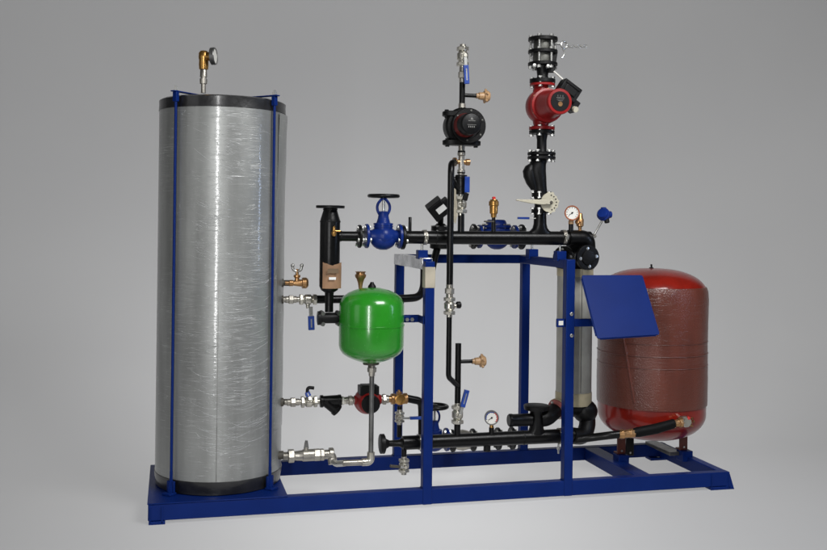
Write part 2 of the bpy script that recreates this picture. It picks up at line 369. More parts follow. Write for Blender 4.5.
# upstands with threaded rods that carry the pipes
YM, YR = 5.15, 5.6
def upstand(px, py0, py1, Y, rodtop, wpx=10):
    c = Col_(px, py0, Y); k = U(c.b); b = MB(); p0, p1 = c.p(py0), c.p(py1)
    b.box2((p0.x-wpx/2*k, Y-wpx/2*k, p1.z), (p0.x+wpx/2*k, Y+wpx/2*k, p0.z)); o = b.obj('pipe_support', 'blue_paint', sk, .003)
    b = MB(); b.lines([(c.p(py0), 1.1), (c.p(rodtop), 1.1)], seg=10); b.obj('threaded_rod', 'zinc', o, 0)
upstand(422, 250, 259, YM, 238)
upstand(532, 249, 259, YR, 238)
upstand(560, 251, 261, YM, 238)
# tank feet stubs on the frame
def stub(px, py, Y, h=.035, w=.07):
    p = P(px, py, Y); b = MB(); b.box2((p.x-w/2, Y-w/2, ZT-.04), (p.x+w/2, Y+w/2, ZT+h)); b.obj('tank_pad', 'blue_paint', sk, .003)
for sx_, sy_ in ((2.70, 5.40), (3.145, 5.42)):
    b = MB(); b.box2((sx_-.035, sy_-.04, ZT-.03), (sx_+.035, sy_+.04, ZT+.035)); b.obj('tank_pad', 'blue_paint', sk, .003)


# ------------------------------------------------------------------ storage tank
TX, TY, TR = .274, 5.40, .341
tank = thing('storage_tank', 'tall silver water tank wrapped in creased clear film at the left frame end', 'tank', (TX, TY, ZT+.007))
T0 = ZT+.008; zTop = Col_(215, 300, TY-TR).p(94).z
def TC(z): return Vector((TX, TY, z))
b = jk = MB(); jk.lathe(TC(0), ZP, [(T0+.068, TR-.01), (T0+.070, TR), (zTop-.062, TR), (zTop-.058, TR-.01)], seg=96, unit=1)
def crease_lines(b, a0, z0, da, dz, bow, w, n=14):
    rr = []
    for i in range(n+1):
        f = i/n; a = a0+da*f; z = z0+dz*f+bow*(4*f*(1-f)); ww = w*(math.sin(PI*min(1, max(.02, f)))**.5)
        e = Vector((math.cos(a), math.sin(a), 0)); q = TC(z)+e*(TR-.0004)
        rr.append([q+ZM*ww*.5, q+e*(ww*.55), q+ZP*ww*.5, q-e*.0006])
    b.rings(rr)
rn = random.Random(11); b = jk; jk.mi = 1
def fan(n, px0, px1, z0, z1, len0, len1, sl0, sl1, bow, w=.0016):
    for i in range(n):
        a0 = math.radians(rn.uniform(px0, px1)); z = rn.uniform(z0, z1); da = math.radians(rn.uniform(len0, len1)); L_ = TR*da
        crease_lines(b, a0, z, da, L_*rn.uniform(sl0, sl1), -L_*rn.uniform(bow*.4, bow*1.3), w*rn.uniform(.45, 1.25))
H_ = zTop-T0
fan(46, -122, -92, T0+H_*.60, T0+H_*.93, 8, 22, -.75, -.30, .02)        # short strokes falling to the right, upper left
fan(26, -62, -44, T0+H_*.62, T0+H_*.95, 6, 16, -.55, -.20, .0)          # upper right
fan(34, -118, -80, T0+H_*.44, T0+H_*.62, 14, 40, -.22, .10, .06)        # middle
fan(10, -92, -60, T0+H_*.50, T0+H_*.58, 30, 55, .15, .34, .04)
fan(60, -108, -70, T0+H_*.28, T0+H_*.46, 12, 34, -.05, .28, .07)
fan(64, -122, -84, T0+H_*.12, T0+H_*.34, 20, 60, -.22, .12, .16)        # sagging arcs low down
fan(40, -90, -56, T0+H_*.12, T0+H_*.36, 14, 44, .08, .42, .05)
fan(12, -60, -40, T0+H_*.2, T0+H_*.6, 8, 22, .3, .7, .02)
fan(80, -160, -100, T0+H_*.05, T0+H_*.95, 4, 16, -.4, .3, .02, .0010)
fan(150, -120, -50, T0+H_*.10, T0+H_*.95, 4, 14, -.35, .35, .02, .0009)
fan(60, -100, -45, T0+H_*.50, T0+H_*.95, 5, 18, -.5, .1, .02, .0010)
fan(40, -60, -20, T0+H_*.05, T0+H_*.95, 5, 16, -.3, .5, .02, .0010)
# crumpled short flecks where the film puckers along the front
for i in range(240):
    a0 = math.radians(rn.gauss(-97, 5)); z = T0+H_*rn.uniform(.08, .97); da = math.radians(rn.uniform(1.0, 5)); crease_lines(b, a0, z, da, TR*da*rn.uniform(-1.0, .6), 0, .0016*rn.uniform(.5, 1.3), 5)
for i in range(260):
    a0 = math.radians(rn.uniform(-90, -62)); z = T0+H_*rn.uniform(.45, .97); da = math.radians(rn.uniform(.6, 2.4)); crease_lines(b, a0, z, da, TR*da*rn.uniform(-1.4, 1.4), 0, .0011*rn.uniform(.5, 1.3), 4)
jk.obj('jacket', ['jacket_film', 'film_crease'], tank, 0)
MB().lathe(TC(0), ZP, [(T0, TR-.012), (T0+.004, TR-.004), (T0+.02, TR-.004), (T0+.045, TR+.002), (T0+.071, TR+.004), (T0+.074, TR-.004)], seg=96, unit=1).obj('bottom_band', 'black_band', tank, 0)
MB().lathe(TC(0), ZP, [(zTop-.064, TR-.004), (zTop-.062, TR+.003), (zTop-.03, TR+.001), (zTop-.008, TR+.002), (zTop, TR-.012), (zTop+.004, TR-.05), (zTop+.010, .02)], seg=96, unit=1).obj('top_band', 'black_band', tank, 0)
# vertical seam of the jacket and the loose overlap at its right edge
def arc_shell(b, r, a0, a1, z0, z1, th, n=12, r1=None, jit=0):
    ra = []
    nz = 14
    for j in range(nz+1):
        z = z0+(z1-z0)*j/nz; rj = r+((r1-r)*(j/nz)**6 if r1 else 0)+random.uniform(-jit, jit)
        ra.append([TC(z)+Vector((math.cos(a), math.sin(a), 0))*rj for a in [a0+(a1-a0)*i/n for i in range(n+1)]]+[TC(z)+Vector((math.cos(a), math.sin(a), 0))*(rj-th) for a in [a1+(a0-a1)*i/n for i in range(n+1)]])
    b.rings(ra)
b = MB(); arc_shell(b, TR+.0015, math.radians(-95.2), math.radians(-94.7), T0+.075, T0+1.15, .004); b.obj('seam', 'steel_pipe', tank, 0)
b = MB(); arc_shell(b, TR+.0035, math.radians(-34), math.radians(24), T0+.3, zTop-.070, .004, r1=TR+.013, jit=.0016); b.obj('jacket_overlap', 'jacket_film', tank, 0)
for k_ in range(4):
    a = math.radians(-135+90*k_); e = Vector((math.cos(a), math.sin(a), 0)); q = TC(0)+e*(TR+.020)
    b = MB(); b.lathe(q, ZP, [(T0+.01, .0075), (zTop+.018, .0075)], seg=14, unit=1); rd = b.obj('tie_rod', 'blue_paint', tank, 0)
    b = MB(); b.box(TC(zTop+.016)+e*(TR*.5+.02), (TR+.05, .030, .006), e, ZP); b.box(q+Vector((0, 0, zTop-.012)), (.022, .026, .05), e, ZP); b.obj('top_strap', 'blue_paint', tank, .002)
    b = MB(); b.lathe(q, ZP, [(zTop+.020, .013), (zTop+.033, .013), (zTop+.033, .008), (zTop+.045, .008)], seg=6, unit=1); b.obj('nut', 'zinc', rd, 0)
    b = MB(); b.box(q+Vector((0, 0, T0+.035)), (.012, .05, .07), e, ZP); b.box(q+Vector((0, 0, T0+.006))+e*.012, (.05, .055, .012), e, ZP); lg = b.obj('bottom_lug', 'blue_paint', tank, .002)
    b = MB(); b.lathe(q, ZP, [(T0+.012, .017), (T0+.03, .017), (T0+.075, .009), (T0+.12, .009)], seg=6, unit=1); b.obj('nut', 'blue_paint', lg, 0)
# pipe sockets on the tank
def socket(py, Y):
    p = Row_(285, py, Y).p(285); b = MB(); b.lathe(p+XM*.05, XP, [(0, 4.2), (7.4, 4.2), (7.5, 3.0), (13, 3.0)], seg=24); b.obj('socket', 'grime', tank, 0)
for py in (283, 299.5, 402): socket(py, 5.3)
socket(455, 5.28)
# ------------------------------------------------------------------ valve on tank top
c = Col_(203.5, 80, 5.40); pp = thing('safety_valve', 'brass safety valve with a side gauge standing on top of the silver tank', 'valve', c.p(90))
MB().lines([(c.p(93), 2.4), (c.p(84), 2.4), (c.p(83.9), 3.6), (c.p(79), 3.8), (c.p(78.9), 2.9), (c.p(77), 2.9), (c.p(76.9), 3.6), (c.p(70), 3.4), (c.p(69), 3.0)], seg=20).obj('nipple', 'dull_nickel', pp, 0)
MB().lines([(c.p(69.5), 4.4), (c.p(65), 4.8), (c.p(60), 4.6), (c.p(58), 5.2), (c.p(53), 5.0), (c.p(51), 3.4)], seg=24).obj('body', 'golden_brass', pp)
q = c.p(57)+FR*.004; dr = Vector((.95, -.30, .05)).normalized(); k = U(q)
MB().lathe(q, dr, [(0, 3.6), (5, 3.6), (5, 4.6), (8, 4.6)], seg=20).obj('side_neck', 'golden_brass', pp)
g1 = q+dr*(10*k)+ZP*(.2*k)
g = MB().lathe(g1, dr, [(-3, 7.5), (-2.5, 8.6), (1.5, 8.8), (2, 8.4), (2, 7.4), (1.2, 7.2)], seg=36).obj('gauge', 'steel_pipe', pp, 0)
MB().lathe(g1, dr, [(1.0, 7.3), (1.4, 7.3)], seg=32).obj('dial', 'off_white', g, 0)

# ------------------------------------------------------------------ left branch group (rows from the tank)
YV = 5.27
r = Row_(300, 283, YV)
t = thing('drain_tap', 'small brass tap with a chrome wing handle beside the silver tank', 'tap', r.p(291))
MB().lines([(r.p(285), 2), (r.p(289), 2), (r.p(289.1), 3.2), (r.p(293), 3.2), (r.p(293.1), 2.6), (r.p(300), 3.6), (r.p(302), 3.6), (r.p(302.1), 5.4), (r.p(306), 5.6), (r.p(308), 4.0)], seg=24).obj('body', 'brass', t)
p = r.p(297)
MB().lathe(p, ZP, [(0, 2.6), (5, 2.2), (6, 3.4), (8, 3.4), (8.5, 1.6), (14, 1.5)], seg=14).obj('stem', 'brass', t)
b = MB(); k = U(p); a0 = p+ZP*(11.5*k)
for s_ in (-1, 1): b.tube([a0, a0+XP*(s_*4.0*k)+ZP*(1.5*k), a0+XP*(s_*4.6*k)+ZP*(6*k)], 1.5*k, seg=10); b.ball(a0+XP*(s_*4.6*k)+ZP*(6*k), 2.0)
b.obj('wing_handle', 'zinc', t, 0)
# upper port
r = Row_(300, 299.5, YV)
union('blackened union nut on the upper tank pipe, left of the hanging blue lever', r.p(291), XP, 11, 4.3)
ball_valve('nickel ball valve with blue lever hanging down, between tank and black separator', r.p(308), XP, 17, 5.2, None, stem_dir=ZM)
tv = bpy.data.objects[[o.name for o in bpy.data.objects if o.name.startswith('ball_valve')][-1]]
p = r.p(310.5); k = U(p); lever(tv, p+ZM*(7*k)+FR*(2*k), P(311.5, 330, YV-.01), w=6.2, sleeve=(.40, 1))
rr2 = Row_(330, 299.0, YV)
pipe('black pipe running from the upper tank valve behind the green vessel', [r.p(317), r.p(400), P(419, 297.5, 5.3), P(424, 288, 5.36), Vector((P(424, 288, 5.36).x, 5.36, ZU-.06))], 4.1, bend=16)
# middle port row
r = Row_(300, 402, YV)
union('union nut on the middle tank pipe, left of the ball valve beside the strainer', r.p(293), XP, 12, 4.4)
ball_valve('nickel ball valve with black lever pointing up, left of the black strainer', r.p(309), XP, 16, 5.4, P(307, 392, YV-.03), stem_dir=(FR+ZP*.6))
tv = [o for o in bpy.data.objects if o.name.startswith('ball_valve') and o.type == 'EMPTY'][-1]
k = U(r.p(307)); b = MB(); b.tube([P(307, 396, YV-.03), P(307.5, 389, YV-.03), P(309, 387.5, YV-.03), P(314, 388, YV-.03)], 1.7*k, seg=10); b.obj('grip', 'black_plastic', tv, 0)
def strainer(label, a, b_, drop, r_, m='black_paint'):
    """Y strainer along a->b with its leg towards drop"""
    t = thing('strainer', label, 'strainer', (a+b_)/2); k = U(a); d = (b_-a).normalized(); L_ = (b_-a).length/k
    MB().lathe(a, d, [(0, r_*.92), (.3, r_), (3, r_), (3.3, r_*.86), (L_-3.3, r_*.95), (L_-3, r_), (L_-.3, r_), (L_, r_*.92)], seg=24).obj('body', m, t)
    s0 = a+d*((b_-a).length*.30); e = (drop-s0); n = e.length/k
    MB().lathe(s0, e, [(0, r_*.95), (n*.75, r_*.9), (n*.76, r_*1.02), (n*.97, r_*1.02), (n, r_*.8)], seg=24).obj('strainer_leg', m, t)
    return t
strainer('black Y strainer left of the small red circulation pump', r.p(320), r.p(341), P(338, 411, YV), 6.2)
b = thing('nipple', 'white ringed nickel nipple between black strainer and small red pump', 'nipple', r.p(344))
MB().lines([(r.p(340.5), 3.6), (r.p(346), 3.6)], seg=20).obj('thread', 'nickel', b, 0)
MB().lines([(r.p(342), 4.3), (r.p(343.6), 4.3)], seg=20).obj('ring', 'off_white', b, 0)
union('dark union nut left of the small red circulation pump', r.p(350.5), XP, 10, 4.6)
# small circulation pump
t = thing('circulation_pump', 'small red pump with black terminal box beneath the green vessel', 'pump', r.p(367))
MB().lines([(r.p(354), 4.5), (r.p(357), 5.5), (r.p(360), 9), (r.p(374), 10), (r.p(378), 6), (r.p(381), 4.5)], seg=28).obj('volute', 'pump_red', t)
p = r.p(367); k = U(p)
MB().lathe(p+ZM*(1*k), FR, [(-9, 11), (-3, 13), (2, 13), (6, 11.5), (7, 11.5), (16, 10), (17.5, 8.5)], seg=32).obj('motor', 'pump_red', t)
MB().lathe(p+ZM*(1*k), FR, [(17, 9.2), (20, 9.2), (21, 8)], seg=28).obj('end_cap', 'black_plastic', t)
b = MB(); b.box(p+ZP*(11*k)+FR*(6*k), (19*k, 16*k, 9*k)); b.box(p+ZP*(15*k)+FR*(6*k), (15*k, 12*k, 3*k)); b.obj('terminal_box', 'black_plastic', t, .004)
union('dark union nut right of the small red circulation pump', r.p(384), XP, 9, 5.0)
t = thing('mixing_valve', 'copper coloured brass tee valve right of the small red pump', 'valve', r.p(399), None)
MB().lines([(r.p(388), 3.4), (r.p(391), 3.4), (r.p(391.1), 5.4), (r.p(394.5), 5.4), (r.p(396), 4.6), (r.p(402), 4.6), (r.p(403.5), 5.4), (r.p(407), 5.4), (r.p(407.1), 4)], seg=24).obj('body', 'brass', t)
p = r.p(399); MB().lathe(p, FR, [(0, 5.6), (6, 5.4), (6.5, 4)], seg=24).obj('front_boss', 'golden_brass', t)
MB().lathe(p, ZP, [(0, 3), (7, 3), (7, 1.4), (9, 1.4)], seg=6).obj('top_cap', 'brass', t)
rl3 = Row_(420, 401, YV)
pipe('black elbow pipe leaving the brass mixing valve behind the left front upright', [r.p(407), Row_(415, 401.5, YV).p(421.5), P(422, 412, YV), P(422, 436, YV)], 3.9, bend=9)
c = Col_(399.5, 420, YV)
pipe('short black pipe dropping from the brass mixing valve to the lower header', [c.p(406), c.p(437)], 2.4)
p = c.p(417)
ball_valve('tiny nickel ball valve with thin blue lever pointing right, under the mixing valve', p, ZP, 10, 4.6, p+FR*.045+XP*(25*U(p)), w=3)
c = Col_(408, 380, 5.62)
# lower port row: big ball valve
r = Row_(300, 455.5, YV)
t = thing('ball_valve', 'large dull nickel ball valve on the lowest tank pipe, short grey lever upright', 'valve', r.p(305), 'nickel ball valves in the piping')
MB().lines([(r.p(283), 3.6), (r.p(288), 3.6), (r.p(288.1), 5.0), (r.p(294), 5.2), (r.p(294.1), 4.4), (r.p(302), 5.2), (r.p(303), 6.0), (r.p(314), 6.0), (r.p(315), 5.0), (r.p(320), 4.6)], seg=26).obj('body', 'dull_nickel', t)
for x_, h_ in ((291, 7.0), (317, 6.4)):
    b = MB(); hexbody(b, r.p(x_), XP, 6, h_); b.obj('hex_nut', 'dull_nickel', t)
p = r.p(306); MB().lathe(p, ZP, [(0, 2.4), (8, 2.2), (8, 1.6), (10, 1.6)], seg=12).obj('stem', 'dull_nickel', t)
b = MB(); k = U(p); b.prism([p+XM*(2.6*k)+ZP*(7*k), p+XP*(2.6*k)+ZP*(7*k), p+XP*(1.4*k)+ZP*(15*k), p+XM*(1.2*k)+ZP*(15*k)], FR, 1.6*k); b.obj('lever', 'steel_pipe', t)
k = U(r.p(330))
t = thing('elbow_fitting', 'dull nickel elbow turning down after the large valve, above the rear rail', 'fitting', r.p(328))
p0, p1 = r.p(320), r.p(331.5)
MB().tube([p0, p1, P(333, 464, YV-.02)], 4.6*k, 6*k).obj('elbow', 'dull_nickel', t, 0)
b = MB(); hexbody(b, r.p(322), XP, 4, 6.2); b.lathe(r.p(329), XP, [(0, 6.4), (4, 6.4), (4.6, 5.6)], seg=24); b.obj('collar', 'dull_nickel', t)
# pipe to green vessel
YG = 5.12
pa = P(336, 463, YG+.08)
t = thing('expansion_pipe', 'galvanised grey pipe rising from the tank bottom valve to the green vessel', 'pipe', P(372, 462, YG))
MB().tube([P(333.5, 461, YV-.02), pa+Vector((0, 0, -.004)), P(345, 463, YG)], 3.2*k, 4*k).obj('elbow', 'zinc', t, 0)
MB().tube([P(343, 463, YG), P(364, 462.2, YG)], 3.0*k).obj('horizontal_pipe', 'dull_nickel', t, 0)
cg = Col_(371.3, 420, YG)
MB().tube([P(362, 462.2, YG), Vector((cg.b.x, YG, P(368, 462, YG).z)), cg.p(452)], 3.7*k, 5*k).obj('elbow', 'nickel', t, 0)
MB().lines([(cg.p(455), 2.5), (cg.p(374), 2.5)], seg=18).obj('riser', 'steel_pipe', t, 0)
MB().lines([(cg.p(376), 3.3), (cg.p(372), 3.4), (cg.p(371.9), 4.6), (cg.p(367.5), 4.8), (cg.p(367.4), 3.4), (cg.p(363), 3.4)], seg=8).obj('coupling', 'dull_nickel', t)

# ------------------------------------------------------------------ green vessel
c = Col_(371.5, 325, YG); R0 = 32.6
t = thing('expansion_vessel', 'glossy green round expansion vessel hung on the left front upright', 'vessel', c.p(362))
prof = [(363.5, 3), (362.5, 8), (360, 16), (356.5, 24), (353, 29), (349, 31.6), (345, 32.5), (325.5, R0), (325.3, R0+.5), (324, R0+.5), (323.8, R0), (305, 32.5), (301, 31.4), (297, 29), (293, 24), (290, 17), (288, 9), (287.3, 1)]
MB().lines([(c.p(y), x) for y, x in prof], seg=72).obj('shell', 'green_paint', t, 0)
MB().lines([(c.p(367), 3), (c.p(364.5), 3), (c.p(364.4), 8), (c.p(362.2), 8.3)], seg=28).obj('bottom_flange', 'grime', t, 0)
MB().lines([(c.p(289), 4.2), (c.p(286), 4.0), (c.p(284), 2.4), (c.p(282), 1.6)], seg=16).obj('valve_cap', 'black_plastic', t, 0)
p0 = P(404, 317, YG); b = MB(); k = U(p0)
b.box2((p0.x-.01, YG-.004, p0.z-.030), (FLx-PW/2-.001, YG+.006, p0.z+.012)); b.box2((p0.x-.03, YG-.02, p0.z-.025), (p0.x+.035, YG-.004, p0.z+.008)); b.box2((FLx-PW/2-.007, YF+.005, p0.z-.03), (FLx-PW/2-.0015, YG+.006, p0.z+.012)); br = b.obj('bracket', 'blue_paint', t, .003)
for dx in (.012, .04): MB().lathe(Vector((p0.x+dx, YG-.02, p0.z-.012)), FR, [(0, 2), (1.6, 2)], seg=6).obj('bolt', 'zinc', br, 0)
# brass air vent behind the green vessel
c = Col_(360.5, 280, 5.22); t = thing('air_vent', 'dull brass air vent cup standing just behind the green vessel', 'vent', c.p(290))
MB().lines([(c.p(298), 1.8), (c.p(288), 1.8), (c.p(283), 2.6), (c.p(279), 4), (c.p(277), 5.4), (c.p(274.5), 5.7), (c.p(274.3), 4.6), (c.p(272.5), 4.4), (c.p(272.2), 5.6), (c.p(271.5), 5.0)], seg=24).obj('body', 'brass', t, 0)

# ------------------------------------------------------------------ separator
c = Col_(329.8, 250, YM); t = thing('air_separator', 'black vertical separator cylinder with a top flange and a cardboard tag', 'separator', c.p(318)); t0_sep = t
MB().lines([(c.p(208.2), 6), (c.p(208.2), 14.2), (c.p(205.8), 14.4), (c.p(205.5), 14.0)], seg=40).obj('top_flange', 'black_cast', t, 0)
MB().lines([(c.p(208), 6.5), (c.p(210), 6.8), (c.p(219), 9.6), (c.p(222), 10.1), (c.p(286), 10.1), (c.p(290), 8.4), (c.p(292.5), 4.6), (c.p(297), 4.2), (c.p(312), 4.2)], seg=40).obj('body', 'black_paint', t, 0)
fo = Row_(329, 318, YM)
MB().lines([(fo.p(320), 5), (fo.p(326), 5.4), (fo.p(334), 5.4), (fo.p(340), 5)], seg=24).obj('bottom_valve', 'black_cast', t)
MB().lines([(fo.p(317.5), 5), (fo.p(317.6), 7), (fo.p(320.4), 7), (fo.p(320.5), 5)], seg=24).obj('flange', 'black_cast', t)
for px_ in (322, 338):
    for dy in (-5, 5.5):
        p = P(px_, 318+dy, YM-.01); MB().lathe(p, Vector((.3, -1, -.2)), [(-3, 2.3), (3, 2.3)], seg=6).obj('bolt', 'steel_pipe', t, 0)
p = P(334, 231, YM-.055); v = thing('bleed_valve', 'tiny golden bleed valve on the front of the black separator', 'valve', p)
MB().lathe(p+ZM*(5*k), ZP, [(0, 1.6), (2, 2.6), (4, 2.6), (5, 1.6), (9, 1.6), (9.5, 0.9), (10, 0.9)], seg=14).obj('body', 'golden_brass', v, 0)
MB().lathe(p+ZP*(0*k), XP, [(0, .9), (6.5, .9)], seg=8).obj('outlet', 'golden_brass', v, 0)
# cardboard tag bent round the cylinder
p = P(332.5, 276, YM-.066); v = thing('tag', 'brown cardboard tag with a small white sticker tied round the black separator', 'tag', p)
def curved_card(b, x0, x1, y0, y1, topcut=None):
    n = 10; k = U(p); rr = []
    cx, cy = c.b.x, YM; rad = 11.0*k
    outer, inner = [], []
    for i in range(n+1):
        x = x0+(x1-x0)*i/n; xo = (x-329.8)*k; a = max(-1, min(1, xo/rad)); yy = cy-math.sqrt(max(.0001, rad*rad-xo*xo*.75)); outer.append((cx+xo, yy, i/n))
    zt0, zb0 = c.p(y0).z, c.p(y1).z
    for (X_, Y_, f) in outer:
        zt = zt0 - (topcut*k*(1-abs(2*f-1)) if topcut else 0) + random.uniform(-.002, .002)
        rr.append([Vector((X_, Y_, zb0)), Vector((X_, Y_, zt)), Vector((X_, Y_+.003, zt)), Vector((X_, Y_+.003, zb0))])
    b.rings(rr)
b = MB(); curved_card(b, 321.5, 341, 262, 288, 3); b.obj('card', 'cardboard', v, 0)
kk = U(p); b = MB(); b.box(P(332.5, 278.5, YM-.0685), (7*kk, .0006, 2.6*kk)); b.obj('sticker', 'white', v, 0)
b = MB(); b.box(P(333, 271, YM-.0685), (11*kk, .0006, 4.5*kk)); b.obj('printed_patch', 'print_tan', v, 0)

def weld(par, p, d, R_px, name='weld_bead'):
    k = U(p); u, w = frame(d); rr = []; n = 60; rw_ = random.Random(int(R_px*10))
    for i in range(n):
        a = 2*PI*i/n; e = u*math.cos(a)+w*math.sin(a); t_ = .8+.25*math.sin(i*2.1)+rw_.uniform(-.1, .1)
        rr.append([p+e*((R_px+math.cos(b_)*.45*t_)*k)+d.normalized()*(math.sin(b_)*.9*t_*k) for b_ in [2*PI*j/6 for j in range(6)]])
    MB().rings(rr, closed=True).obj(name, 'black_cast', par, 0)
weld(t0_sep, Col_(329.8, 250, YM).p(221.5), ZP, 10.0); weld(t0_sep, Col_(329.8, 250, YM).p(209.4), ZP, 6.9)
# pipe separator -> flange
r = Row_(400, 237.2, YM)
t = thing('main_header', 'long thick black supply header across the top of the blue frame', 'pipe', r.p(480))
rs = Row_(350, 236.3, YM)
MB().lines([(rs.p(337), 5), (rs.p(357), 5)], seg=30).obj('left_pipe', 'black_paint', t, 0)
flange(t, rs.p(359.5), XP, 11.6, 2.6, 4, gap=False)
# header body
rg = Row_(500, 237.5, YM)
MB().lines([(r.p(404), 6.4), (r.p(440), 6.6), (rg.p(590), 7.0)], seg=36).obj('header_pipe', 'black_paint', t, 0)
flange(t, r.p(402.7), XP, 12.2, 3, 4, gap=False)
for px_ in (424.5, 563.5):
    q = Row_(px_, 237.4, YM).p(px_); kq = U(q)
    cl = MB().lathe(q, XP, [(-1.8, 7.0), (-1.8, 7.6), (1.8, 7.6), (1.8, 7.0)], seg=32).obj('clamp', 'dull_nickel', t, 0)
    b = MB(); b.box(q+FR*(8*kq), (3.6*kq, 3*kq, 4*kq)); b.lathe(q+FR*(8*kq)+ZM*(4*kq), ZP, [(0, 1.1), (8, 1.1)], seg=8); b.obj('clamp_screw', 'nickel', cl)
c = Col_(410, 225, YM); MB().lines([(c.p(233), 1.6), (c.p(217.5), 1.6), (c.p(217), 1.2)], seg=14).obj('stub_pipe', 'black_paint', t, 0)
# tee flare under the big pump column
c = Col_(540, 225, YM); kq = U(c.b)
def flare(c, lst, name, par):
    rr = []
    for py_, rx, ry in lst:
        q = c.p(py_); rr.append([q+Vector((math.cos(a)*rx*kq, math.sin(a)*ry*kq, 0)) for a in [2*PI*j/32 for j in range(32)]])
    MB().rings(rr).obj(name, 'black_paint', par, 0)
flare(c, [(236, 17, 5.6), (232.3, 13.5, 5.8), (230.6, 10, 5.9), (228, 7.8, 6), (224, 6.6, 6), (213, 6.2, 5.8)], 'riser_stub', t)
c = Col_(461, 225, YM); MB().lines([(c.p(236), 3.3), (c.p(214), 3.3)], seg=20).obj('riser_stub', 'black_paint', t, 0)
weld(t, r.p(406.5), XP, 6.5); weld(t, rg.p(571), XP, 6.95); weld(t, Row_(350, 236.3, YM).p(341), XP, 5.0); weld(t, r.p(436), XP, 6.6)
# right end elbow bending down
pE = Row_(585, 238.5, YM)
MB().tube([pE.p(568), pE.p(586.5), P(587.5, 250, YM+.02), P(587, 264, YM+.05)], 8.4*U(pE.b), 12*U(pE.b), 24).obj('end_elbow', 'black_paint', t, 0)

# ------------------------------------------------------------------ blue globe valve
def globe_valve(label, ctr, half, rf, wheel=None, top=None, group='blue flanged globe valves', wheel_r=16, wheel_m='black_paint', bonnet=True, s=1.0):
    t = thing('globe_valve', label, 'valve', ctr, group); k = U(ctr)
    for sg in (-1, 1):
        flange(t, ctr+XP*(sg*(half-1.4)*k), XP, rf, 2.8, 4, 'valve_blue', gap=False)
    MB().lathe(ctr+XM*(half*k), XP, [(0, 6*s), (half*.35, 6.2*s), (half*.62, 9*s), (half*.85, 11*s), (half, 11.6*s), (half*1.18, 11*s), (half*1.42, 9*s), (half*1.65, 6.4*s), (half*2, 6*s)], seg=32).obj('body', 'valve_blue', t, 0)
    b = MB(); b.ball(ctr+ZM*(3*k), 11.5*s, 1.15, .9, .95); b.obj('lower_bowl', 'valve_blue', t, 0)
    if bonnet:
        MB().lathe(ctr+ZP*(5*s*k), ZP, [(0, 9*s), (4*s, 9.4*s), (4*s, 9.8*s), (5.5*s, 9.8*s), (5.5*s, 9*s), (6*s, 9*s), (6*s, 9.8*s), (8*s, 9.8*s), (8.4*s, 7*s), (13*s, 5.6*s), (17*s, 5*s), (19*s, 5.4*s), (20*s, 3.6*s)], seg=30).obj('bonnet', 'valve_blue', t, 0)
    if wheel is not None:
        b = MB(); z0 = ctr+ZP*(22*s*k)
        h = (wheel-z0).length
        for sg in (-1, 1): b.tube([z0+XP*(sg*3*s*k)+ZM*(2*s*k), z0+XP*(sg*6.5*s*k)+ZP*(h*.22), z0+XP*(sg*6.3*s*k)+ZP*(h*.55), z0+XP*(sg*2.2*s*k)+ZP*(h*.82)], 1.4*s*k, 6*k, 10)
        b.lathe(z0+ZP*(h*.78), ZP, [(0, 3*s), (3*s, 3.2*s), (4*s, 2.2*s)], seg=16)
        b.obj('yoke', 'valve_blue', t, 0)
        MB().lathe(z0, ZP, [(-3, 1.5*s), (h/k+2, 1.5*s)], seg=12).obj('stem', 'zinc', t, 0)
        b = MB(); b.torus(wheel, ZP, wheel_r-1.6, 1.9); b.lathe(wheel, ZP, [(-2.4, 3.2), (1.6, 3.2), (2.0, 2)], seg=16)
        for i in range(5):
            a = 2*PI*i/5; e = Vector((math.cos(a), math.sin(a), 0)); b.tube([wheel+e*(2*k), wheel+e*(8*k)+ZM*(.8*k), wheel+e*((wheel_r-2)*k)], 1.3*k, seg=8)
        b.obj('handwheel', wheel_m, t, 0)
    return t
cv = Col_(383.3, 225, YM)
globe_valve('blue globe valve with black handwheel at the left end of the top header', cv.p(236.2), 18.2, 12.2, cv.p(196))
# ------------------------------------------------------------------ rear header (behind)
r = Row_(480, 236.5, YR)
t = thing('rear_header', 'second black header hidden behind the front one, with rear flanges', 'pipe', r.p(470))
MB().lines([(r.p(441), 5.4), (r.p(470), 5.4)], seg=26).obj('left_pipe', 'black_paint', t, 0)
MB().lines([(r.p(520), 5.4), (r.p(566), 5.4)], seg=26).obj('right_pipe', 'black_paint', t, 0)
flange(t, r.p(473.5), XP, 12.6, 2.6, 4, gap=False)
flange(t, r.p(521.5), XP, 12.6, 2.6, 4, gap=False)
cr = Col_(440.5, 236, YR)
f = MB().lines([(cr.p(249), 8), (cr.p(248), 10.5), (cr.p(244), 10.5), (cr.p(243), 7), (cr.p(231), 7), (cr.p(230.5), 9.5), (cr.p(226.5), 9.5), (cr.p(225.5), 6), (cr.p(223.5), 4)], seg=28).obj('end_flange', 'black_cast', t, 0)
bolts(f, cr.p(228.5), ZP, 8, 6, 1.9, 6)
MB().tube([P(438, 246, YR), P(434.5, 258, YR-.06), P(431.5, 272, YR-.12)], 3.6*U(cr.b), 8*U(cr.b)).obj('drop_pipe', 'black_paint', t, 0)
gv = globe_valve('blue globe valve mostly hidden behind the top header, no handwheel', r.p(497), 20, 11.8, None, s=.92, bonnet=False)
q = r.p(496); MB().lathe(q, ZP, [(0, 14), (6, 14.5), (9, 13.5), (9.2, 15), (11.5, 15), (11.7, 11), (16, 9.5), (17, 8)], seg=34).obj('bonnet', 'valve_blue', gv, 0)
bolts(gv, q+ZP*(10.4*U(q)), ZP, 12.6, 8, 1.5, 5, 'dull_nickel')
